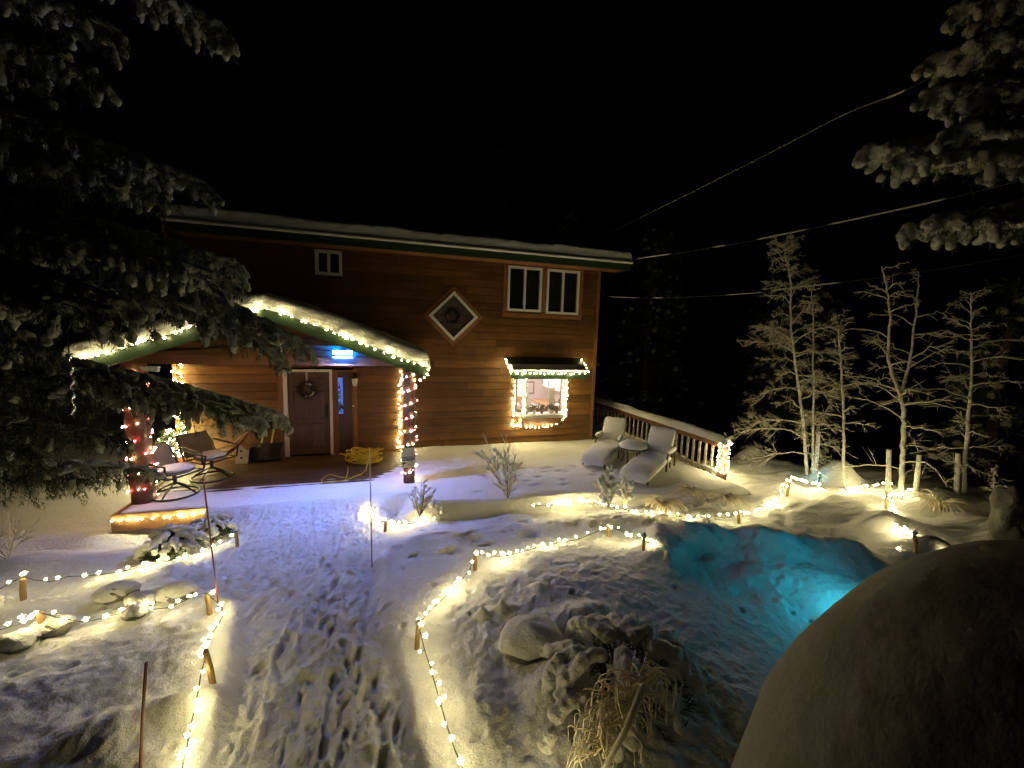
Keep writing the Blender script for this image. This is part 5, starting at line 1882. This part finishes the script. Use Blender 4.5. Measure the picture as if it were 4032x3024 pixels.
q = gpt(2000, 1962, 0)
twig_shrub('frosted open twig shrub with snow tufts in front of the house wall', q, 0.98, 0.5, 14, 31, spread=0.85, lumps=0.35, lump_r=0.026)
q = gpt(1652, 2035, 0)
twig_shrub('fine frosted twig shrub in the snow below the notice post', q, 0.62, 0.4, 10, 32, spread=0.75, lumps=0.2, lump_r=0.018)
q = gpt(1720, 2030, 0)
twig_shrub('low snow laden shrub tuft beside the fine twig shrub', q, 0.25, 0.3, 6, 33, spread=1.0, lumps=0.9, lump_r=0.035)
q = gpt(2395, 2000, 0)
twig_shrub('frosted leafy shrub with curled leaves below the lounge chairs', q, 0.62, 0.3, 10, 34, M_FROST3, 0.010, 0.75, spread=0.5, lump_r=0.028)
q = gpt(2460, 1990, 0)
twig_shrub('second frosted curled leaf shrub growing against the leafy one', q, 0.48, 0.3, 7, 35, M_FROST3, 0.010, 0.8, spread=0.5, lump_r=0.028)
q = gpt(30, 2200, 0)
twig_shrub('dim bare twigs in the dark snow under the spruce', q, 0.55, 0.4, 7, 36, spread=0.9, lumps=0.1)
q = gpt(2790, 2060, 0)
twig_shrub('small snow speckled weed tuft at the edge of the trodden lane', q, 0.14, 0.2, 8, 37, spread=0.9, lumps=0.6, lump_r=0.014)


def grass_clump(label, c, n, L, sd, mat=M_FROST3, droop=1.0, dirx=0):
    rs = random.Random(sd)
    o = thing('ornamental_grass', label, 'grass clump', c, 'flopped frosted grass clumps')
    m = MB()
    c = Vector(c)
    for i in range(n):
        a = rs.uniform(0, 6.28)
        d = Vector((math.cos(a) + dirx, math.sin(a), 0))
        l = L * rs.uniform(0.5, 1.1)
        p = bez(c + Vector((rs.gauss(0, .04), rs.gauss(0, .04), -0.02)), c + d * l * 0.45 + Vector((0, 0, l * 0.75)), c + d * l + Vector((0, 0, l * (0.15 - 0.2 * droop * rs.random()))), 6)
        m.tube(p, np.linspace(0.007, 0.003, 6), 3)
    tag(m.build('blades', mat, o), kind='stuff')


for px, py, L, lb in ((3690, 2000, 0.55, 'broad frosted grass clump before the pale trunked tree'), (2610, 2000, 0.35, 'flopped straw grass clump under the lounge chairs'), (2860, 1975, 0.35, 'dark snowy grass clump below the railing post'), (2720, 1945, 0.35, 'snowy grass clump between the railing and the light string')):
    q = gpt(px, py, 0)
    grass_clump(lb, q, 70, L, px)


# snow laden shrubs
def snow_shrub(label, c, rx, ry, h, n, sd, big=0.085, twigs=30, mat=M_SNOW):
    rs = random.Random(sd)
    o = thing('snow_laden_shrub', label, 'shrub', c, None)
    c = Vector(c)
    m = MB()
    for i in range(n * 5):
        u, a = rs.random(), rs.uniform(0, 6.28)
        el = math.acos(rs.uniform(0, 1))
        k = rs.uniform(0.45, 0.92)
        p = c + Vector((rx * k * math.sin(el) * math.cos(a), ry * k * math.sin(el) * math.sin(a), h * k * math.cos(el)))
        needles(m, p, (math.cos(a) * math.sin(el), math.sin(a) * math.sin(el), 0.1), 14, 0.08, 0.6, 0.006)
    tag(m.build('foliage', M_NEEDLE, o), kind='stuff')
    m = MB()
    for i in range(n):
        a = i * 2.4 + rs.gauss(0, 0.25)
        f = ((i + 0.5) / n) ** 0.6
        el = 0.15 + 1.3 * f
        dr = Vector((math.sin(el) * math.cos(a), math.sin(el) * math.sin(a), math.cos(el)))
        out = Vector((math.cos(a), math.sin(a), 0))
        p = c + Vector((rx * dr.x * 0.62, ry * dr.y * 0.62, h * (0.30 + 0.72 * dr.z)))
        r = big * rs.uniform(0.55, 0.85)
        K = rs.randint(5, 7)
        for k in range(K):
            t = k / (K - 1)
            blob(m, p, (0, 0, 0), r * (1.05 - 0.4 * t) * rs.uniform(0.8, 1.15), 0.12, True, 0.85)
            stp = r * rs.uniform(0.75, 1.05)
            p = p + (out * math.cos(1.25 * t) + Vector((rs.gauss(0, 0.22), rs.gauss(0, 0.22), 0.15 - 1.1 * math.sin(1.25 * t)))) * stp
    merge(m.build('snow', mat, o, smooth=True), big * 0.13, 3, big * 0.25, big * 0.8)
    m = MB()
    for i in range(8):
        a = rs.uniform(0, 6.28)
        m.tube([c - Vector((0, 0, 0.05)), c + Vector((0.4 * rx * math.cos(a), 0.4 * ry * math.sin(a), h * 0.5)), c + Vector((rx * 0.8 * math.cos(a), ry * 0.8 * math.sin(a), h * 0.6))], [0.02, 0.013, 0.006], 5)
    m.build('stems', M_BARK, o)
    return o


sc_ = gpt(2440, 2790, 0.0)
snow_shrub('dwarf evergreen weighed down by thick lobes of snow beside the bent straw plant', (sc_.x + 0.06, sc_.y + 0.10, sc_.z), 0.72, 0.46, 0.48, 30, 41, 0.10)
q = gpt(680, 2180, 0)
snow_shrub('snow loaded shrub hiding the foot of the deck', (q.x, q.y, q.z), 0.30, 0.24, 0.30, 26, 42, 0.06)
q = gpt(830, 2110, 0)
snow_shrub('snow loaded shrub with warm lights glowing at its foot by the walk', (q.x, q.y, q.z), 0.30, 0.22, 0.26, 24, 43, 0.055)

# bent frosted straw plant in front of the evergreen
pb = gpt(2440, 3010, 0.02)
o = thing('bent_straw_plant', 'bent straw plant hung with icy strands over a slanting stick', 'plant', pb)
s0, s1 = Vector((pb.x - 0.10, pb.y - 0.03, pb.z - 0.05)), None
s1 = ony(2515, 2660, pb.y + 0.10)
s0b = ony(2330, 2990, pb.y - 0.02)
m = MB()
dfw = Vector((-0.02, -0.13, 0.03))
m.tube([dfw + s0b + (s0b - s1) * 0.3, dfw + s0b, dfw + (s0b + s1) / 2, dfw * 0.7 + s1 - (s1 - s0b) * 0.08, dfw * 0.6 + s1], [0.014, 0.016, 0.02, 0.027, 0.014], 8)
m.build('stick', M_FROST3, o, smooth=True)
rs = random.Random(77)
m = MB()
for i in range(150):
    u = rs.random() ** 0.8
    p = s0b + (s1 - s0b) * u
    a = rs.choice((-1, 1))
    w = rs.uniform(0.04, 0.26) * (0.7 + 0.5 * u)
    end = p + Vector((a * w, rs.uniform(-0.10, 0.12), rs.uniform(-0.03, 0.05)))
    mid = p + Vector((a * w * 0.6, rs.uniform(-0.04, 0.05), rs.uniform(0.0, 0.07)))
    hang = end + Vector((rs.gauss(0, 0.05), rs.gauss(0, 0.03), -rs.uniform(0.02, 0.28)))
    C = smooth_path([p, mid, end, (end + hang) / 2 + Vector((a * 0.012, 0, 0.01)), hang], 3)
    C = [c_ + Vector((rs.gauss(0, .0035), rs.gauss(0, .0035), rs.gauss(0, .0035))) for c_ in C]
    r_ = rs.uniform(0.002, 0.0065)
    m.tube(C, [r_ * rs.uniform(0.6, 1.4) for _ in C], 5)
m.build('strands', M_FROST3, o, smooth=True)
o.children[-1]['kind'] = 'stuff'

# snow crusted stumps in the dark
for i, (b, t, r, lb) in enumerate((((3960, 2140), (3965, 1945), 0.16, 'snow crusted stump at the dark edge of the garden'), ((4075, 2150), (4060, 1985), 0.16, 'second snow crusted stump half outside the view'))):
    pb = gpt(*b, 0)
    pt = ony(*t, pb.y)
    m = MB()
    for k in range(26):
        f = random.random()
        c = pb + (pt - pb) * f
        an = random.uniform(0, 6.28)
        blob(m, c + Vector((r * 0.55 * math.cos(an), r * 0.55 * math.sin(an), 0)), (0, 0, random.uniform(0.08, 0.2)), r * random.uniform(0.35, 0.6), 0.15, True)
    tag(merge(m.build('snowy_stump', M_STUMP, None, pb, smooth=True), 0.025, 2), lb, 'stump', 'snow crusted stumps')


# ------------------------------------------------------------------ spruces with snow laden boughs
def bough(par, root, tip, spread, sd, lift=0.12, snow=0.8, fingers=1.1, lobe=0.05, smat=None):
    rs = random.Random(sd)
    root, tip = Vector(root), Vector(tip)
    L = (tip - root).length
    mid = (root + tip) / 2 + Vector((0, 0, lift * L))
    n = 14
    C = [Vector(p) for p in bez(root, mid, tip, n)]
    m = MB()
    m.tube(C, np.linspace(0.035, 0.008, n), 6)
    bo = m.build('bough', M_BARK, par)
    ne, sn = MB(), MB()
    k = int(L / 0.10)
    for i in range(k):
        u = 0.12 + 0.88 * i / max(1, k - 1)
        ii = min(n - 2, int(u * (n - 1)))
        p = C[ii] + (C[ii + 1] - C[ii]) * (u * (n - 1) - ii)
        t = (C[ii + 1] - C[ii]).normalized()
        sd_ = t.cross(Vector((0, 0, 1))).normalized()
        for s_ in (-1, 1):
            if u > 0.97 and s_ < 0:
                continue
            l = (spread * (1.05 - u) ** 0.6 + 0.10) * rs.uniform(0.6, 1.1)
            d = (sd_ * s_ * rs.uniform(0.6, 1.0) + t * rs.uniform(0.45, 0.9)).normalized()
            if u > 0.95:
                d = t
            q = bez(p, p + d * l * 0.55 + Vector((0, 0, 0.04)), p + d * l - Vector((0, 0, l * rs.uniform(0.25, 0.6))), 6)
            for j in range(1, 6):
                dd = Vector(q[j] - q[j - 1])
                needles(ne, q[j], dd.normalized(), 16, 0.07, 0.6, 0.0035, 0.9)
                tipw = 0.12 + 0.88 * min(1, max(0, (u - 0.35) / 0.4))  # snow thinned inward so the boughs look lit only at their tips
                if rs.random() < snow * tipw:
                    blob(sn, Vector(q[j]) + Vector((0, 0, 0.022)), dd * rs.uniform(0.7, 1.2), lobe * rs.uniform(0.4, 0.8), 0.2, False, 0.75)
                if rs.random() < 0.5 * fingers:
                    f = Vector(q[j]) + Vector((rs.gauss(0, .02), rs.gauss(0, .02), -rs.uniform(0.06, 0.17)))
                    needles(ne, (Vector(q[j]) + f) / 2, (0, 0, -1), 12, 0.06, 0.5, 0.0035)
                    needles(ne, f, (0, 0, -1), 10, 0.05, 0.6, 0.0035)
                    if rs.random() < snow * tipw:
                        blob(sn, f * 0.6 + Vector(q[j]) * 0.4 + Vector((d.x * 0.03, d.y * 0.03, 0)), (f - Vector(q[j])) * 0.55, lobe * 0.6, 0.22)
        if rs.random() < snow * (0.2 + 0.8 * u):
            blob(sn, p + Vector((0, 0, 0.035)), t * 0.08, lobe * rs.uniform(0.7, 1.1), 0.2, False, 0.8)
    ne.build('needles', M_NEEDLEF, bo)
    bo.children[-1]['kind'] = 'stuff'
    tag(merge(sn.build('snow', smat or M_BOUGHSNOW, bo, smooth=True), lobe * 0.3, 1, lobe * 0.6, lobe * 0.7), kind='stuff')


sb = Vector((-5.3, 4.6, -0.2))
spruce = thing('snowy_spruce', 'large dark spruce with drooping snow laden boughs before the porch', 'tree', sb)
m = MB()
m.tube([sb, sb + Vector((0.02, 0, 2.5)), sb + Vector((0, 0.03, 6.5)), sb + Vector((0, 0, 9.5))], [0.24, 0.2, 0.12, 0.04], 12)
m.build('trunk', M_BARK, spruce)
TIPS = [((1160, 1340), 4.9, 4.3, 0.75, 0.8), ((1060, 1370), 4.6, 4.1, 0.6, 0.8), ((1085, 1640), 5.2, 2.7, 0.7, 0.9), ((1000, 1650), 4.9, 2.5, 0.6, 0.9), ((495, 1205), 3.6, 3.4, 0.45, 0.95), ((400, 1235), 3.2, 2.6, 0.4, 0.9), ((905, 1040), 4.6, 3.7, 0.75, 0.9), ((860, 1100), 4.2, 3.5, 0.7, 0.9),
        ((770, 1230), 4.4, 3.2, 0.6, 0.6), ((765, 720), 4.4, 4.5, 0.7, 0.6), ((600, 760), 4.1, 4.2, 0.6, 0.5), ((350, 285), 4.1, 5.2, 0.5, 0.5), ((440, 130), 4.4, 5.7, 0.5, 0.4), ((850, 110), 4.5, 6.3, 0.6, 0.9), ((560, 1560), 5.0, 2.4, 0.5, 0.3),
        ((570, 1850), 5.2, 1.3, 0.5, 0.35), ((440, 1720), 4.6, 1.6, 0.7, 0.12), ((300, 1560), 4.2, 2.0, 0.7, 0.1), ((150, 1350), 4.0, 2.5, 0.7, 0.1), ((180, 950), 4.0, 3.6, 0.7, 0.35), ((480, 980), 4.4, 3.8, 0.7, 0.4), ((250, 650), 4.2, 4.5, 0.7, 0.25), ((120, 300), 4.1, 5.3, 0.7, 0.3), ((300, 1890), 5.1, 1.1, 0.6, 0.1), ((100, 1780), 4.4, 1.3, 0.7, 0.08)]
for i, ((px, py), Y, rz, sp, sw_) in enumerate(TIPS):
    tip = ony(px, py, Y)
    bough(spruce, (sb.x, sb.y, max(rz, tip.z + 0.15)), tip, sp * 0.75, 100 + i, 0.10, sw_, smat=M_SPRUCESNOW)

sb = Vector((8.2, 2.5, -0.3))
sp2 = thing('snowy_spruce', 'tall spruce beyond the mound whose upper boughs carry round lumps of snow', 'tree', sb)
m = MB()
m.tube([sb, sb + Vector((0.02, 0, 3)), sb + Vector((0, 0.03, 7.0)), sb + Vector((0, 0, 10.0))], [0.24, 0.2, 0.12, 0.04], 12)
m.build('trunk', M_BARK, sp2)
TIPS = [((3425, 600), 3.6, 4.3, 0.5), ((3550, 640), 3.3, 4.3, 0.6), ((3580, 905), 3.5, 3.9, 0.5), ((3700, 870), 3.0, 3.8, 0.5), ((3690, 240), 3.6, 5.6, 0.5), ((3780, 40), 3.4, 6.2, 0.6), ((3660, 370), 3.4, 5.2, 0.5), ((3900, 600), 3.1, 4.4, 0.6), ((3860, 380), 3.0, 5.2, 0.6), ((3950, 830), 3.2, 3.8, 0.5), ((3880, 160), 3.0, 5.8, 0.6), ((3760, 520), 3.0, 4.6, 0.6)]
for i, ((px, py), Y, rz, sp) in enumerate(TIPS):
    tip = ony(px, py, Y)
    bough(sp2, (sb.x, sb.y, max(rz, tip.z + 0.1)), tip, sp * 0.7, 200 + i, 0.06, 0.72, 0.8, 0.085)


# dark forest behind
def far_tree(label, base, H, R, sd, group='dark snowy conifers behind the house'):
    rs = random.Random(sd)
    o = thing('dark_conifer', label, 'tree', base, group)
    b = Vector(base)
    m = MB()
    m.tube([b, b + Vector((0, 0, H))], [0.22, 0.03], 7)
    m.build('trunk', M_BARK, o)
    ne, sn = MB(), MB()
    for i in range(int(H * 9)):
        f = 0.12 + 0.88 * (i / (H * 9))
        a = rs.uniform(0, 6.28)
        L = R * (1.02 - f) * rs.uniform(0.6, 1.1) + 0.2
        p = b + Vector((0, 0, f * H))
        e = p + Vector((math.cos(a) * L, math.sin(a) * L, -0.25 * L))
        for k in range(1, 5):
            c = p + (e - p) * (k / 4)
            needles(ne, c, (math.cos(a), math.sin(a), -0.3), 12, 0.32, 0.6, 0.03, 0.6)
            if rs.random() < 0.35:
                blob(sn, c + Vector((0, 0, 0.06)), (e - p) * 0.09, 0.10 * rs.uniform(0.5, 1.2))
    tag(ne.build('crown', M_NEEDLE, o), kind='stuff')
    tag(sn.build('snow', M_BOUGHSNOW, o, smooth=True), kind='stuff')


FT = [(7.5, 17, 12, 2.6, 'tall conifer just past the house corner'), (10.5, 15, 11, 2.4, 'broad conifer behind the lowest cable'), (13.5, 18, 13, 2.8, 'tallest conifer in the dark beyond the frosted trees'), (12.5, 10.5, 7, 1.7, 'shorter conifer close behind the frosted trees'), (16.5, 12, 9, 2.2, 'dense conifer far behind the pale trunked tree'),
      (19, 17, 12, 2.6, 'distant conifer at the dark end of the garden'), (5.5, 22, 13, 2.8, 'conifer rising behind the main roof end'), (15.5, 6.5, 6.5, 1.6, 'low conifer behind the snow crusted stumps')]
for i, (x, y, H, R, lb) in enumerate(FT):
    far_tree(lb, (x, y, gz(x, y) - 0.2), H, R, 400 + i)

# ------------------------------------------------------------------ cables with broken lines of snow
def cable(label, pts, segs, sag=0.0, r=0.009):
    pts = [Vector(p) for p in pts]
    o = thing('overhead_cable', label, 'cable', pts[0], 'overhead cables running to the house')
    C = smooth_path(pts, 14)
    m = MB()
    m.tube(C, r, 5)
    m.build('wire', M_WIRE, o)
    for a, b, w in segs:
        i0, i1 = int(a * (len(C) - 1)), max(int(a * (len(C) - 1)) + 2, int(b * (len(C) - 1)))
        Q = [c + Vector((0, 0, r * 0.8)) for c in C[i0:i1 + 1]]
        if len(Q) < 2:
            continue
        rr_ = np.full(len(Q), w)
        rr_[0] = rr_[-1] = w * 0.4
        m = MB()
        m.tube(Q, rr_, 6)
        m.build('snow', M_SNOW, o, smooth=True)


cable('topmost steep cable with a thin even line of snow', [ony(2380, 925, 9.6), ony(2650, 795, 8.5), ony(3000, 620, 7.0), ony(3320, 455, 5.8), ony(3540, 368, 5.0), ony(3760, 250, 4.2), ony(4100, 60, 3.2)], [(0.1, 0.66, 0.011), (0.62, 0.70, 0.018)], r=0.009)
cable('cable fixed to the eave corner with broken lengths of snow', [ony(2488, 1022, 8.86), ony(2700, 992, 8.0), ony(2960, 948, 7.0), ony(3260, 886, 6.0), ony(3700, 790, 4.8), ony(4100, 690, 3.8)], [(0.03, 0.16, 0.016), (0.29, 0.33, 0.018), (0.42, 0.56, 0.017), (0.6, 0.82, 0.017)])
cable('lowest nearly level cable crossing behind the bushy frosted tree', [ony(2380, 1168, 9.9), ony(2570, 1174, 9.2), ony(2930, 1158, 7.8), ony(3100, 1137, 7.2), ony(3330, 1110, 6.6), ony(3700, 1060, 5.6), ony(4100, 990, 4.6)], [(0.03, 0.14, 0.013), (0.17, 0.2, 0.018), (0.3, 0.4, 0.012), (0.44, 0.66, 0.017)])

print('bulbs', NB[0], 'objects', len(bpy.data.objects))
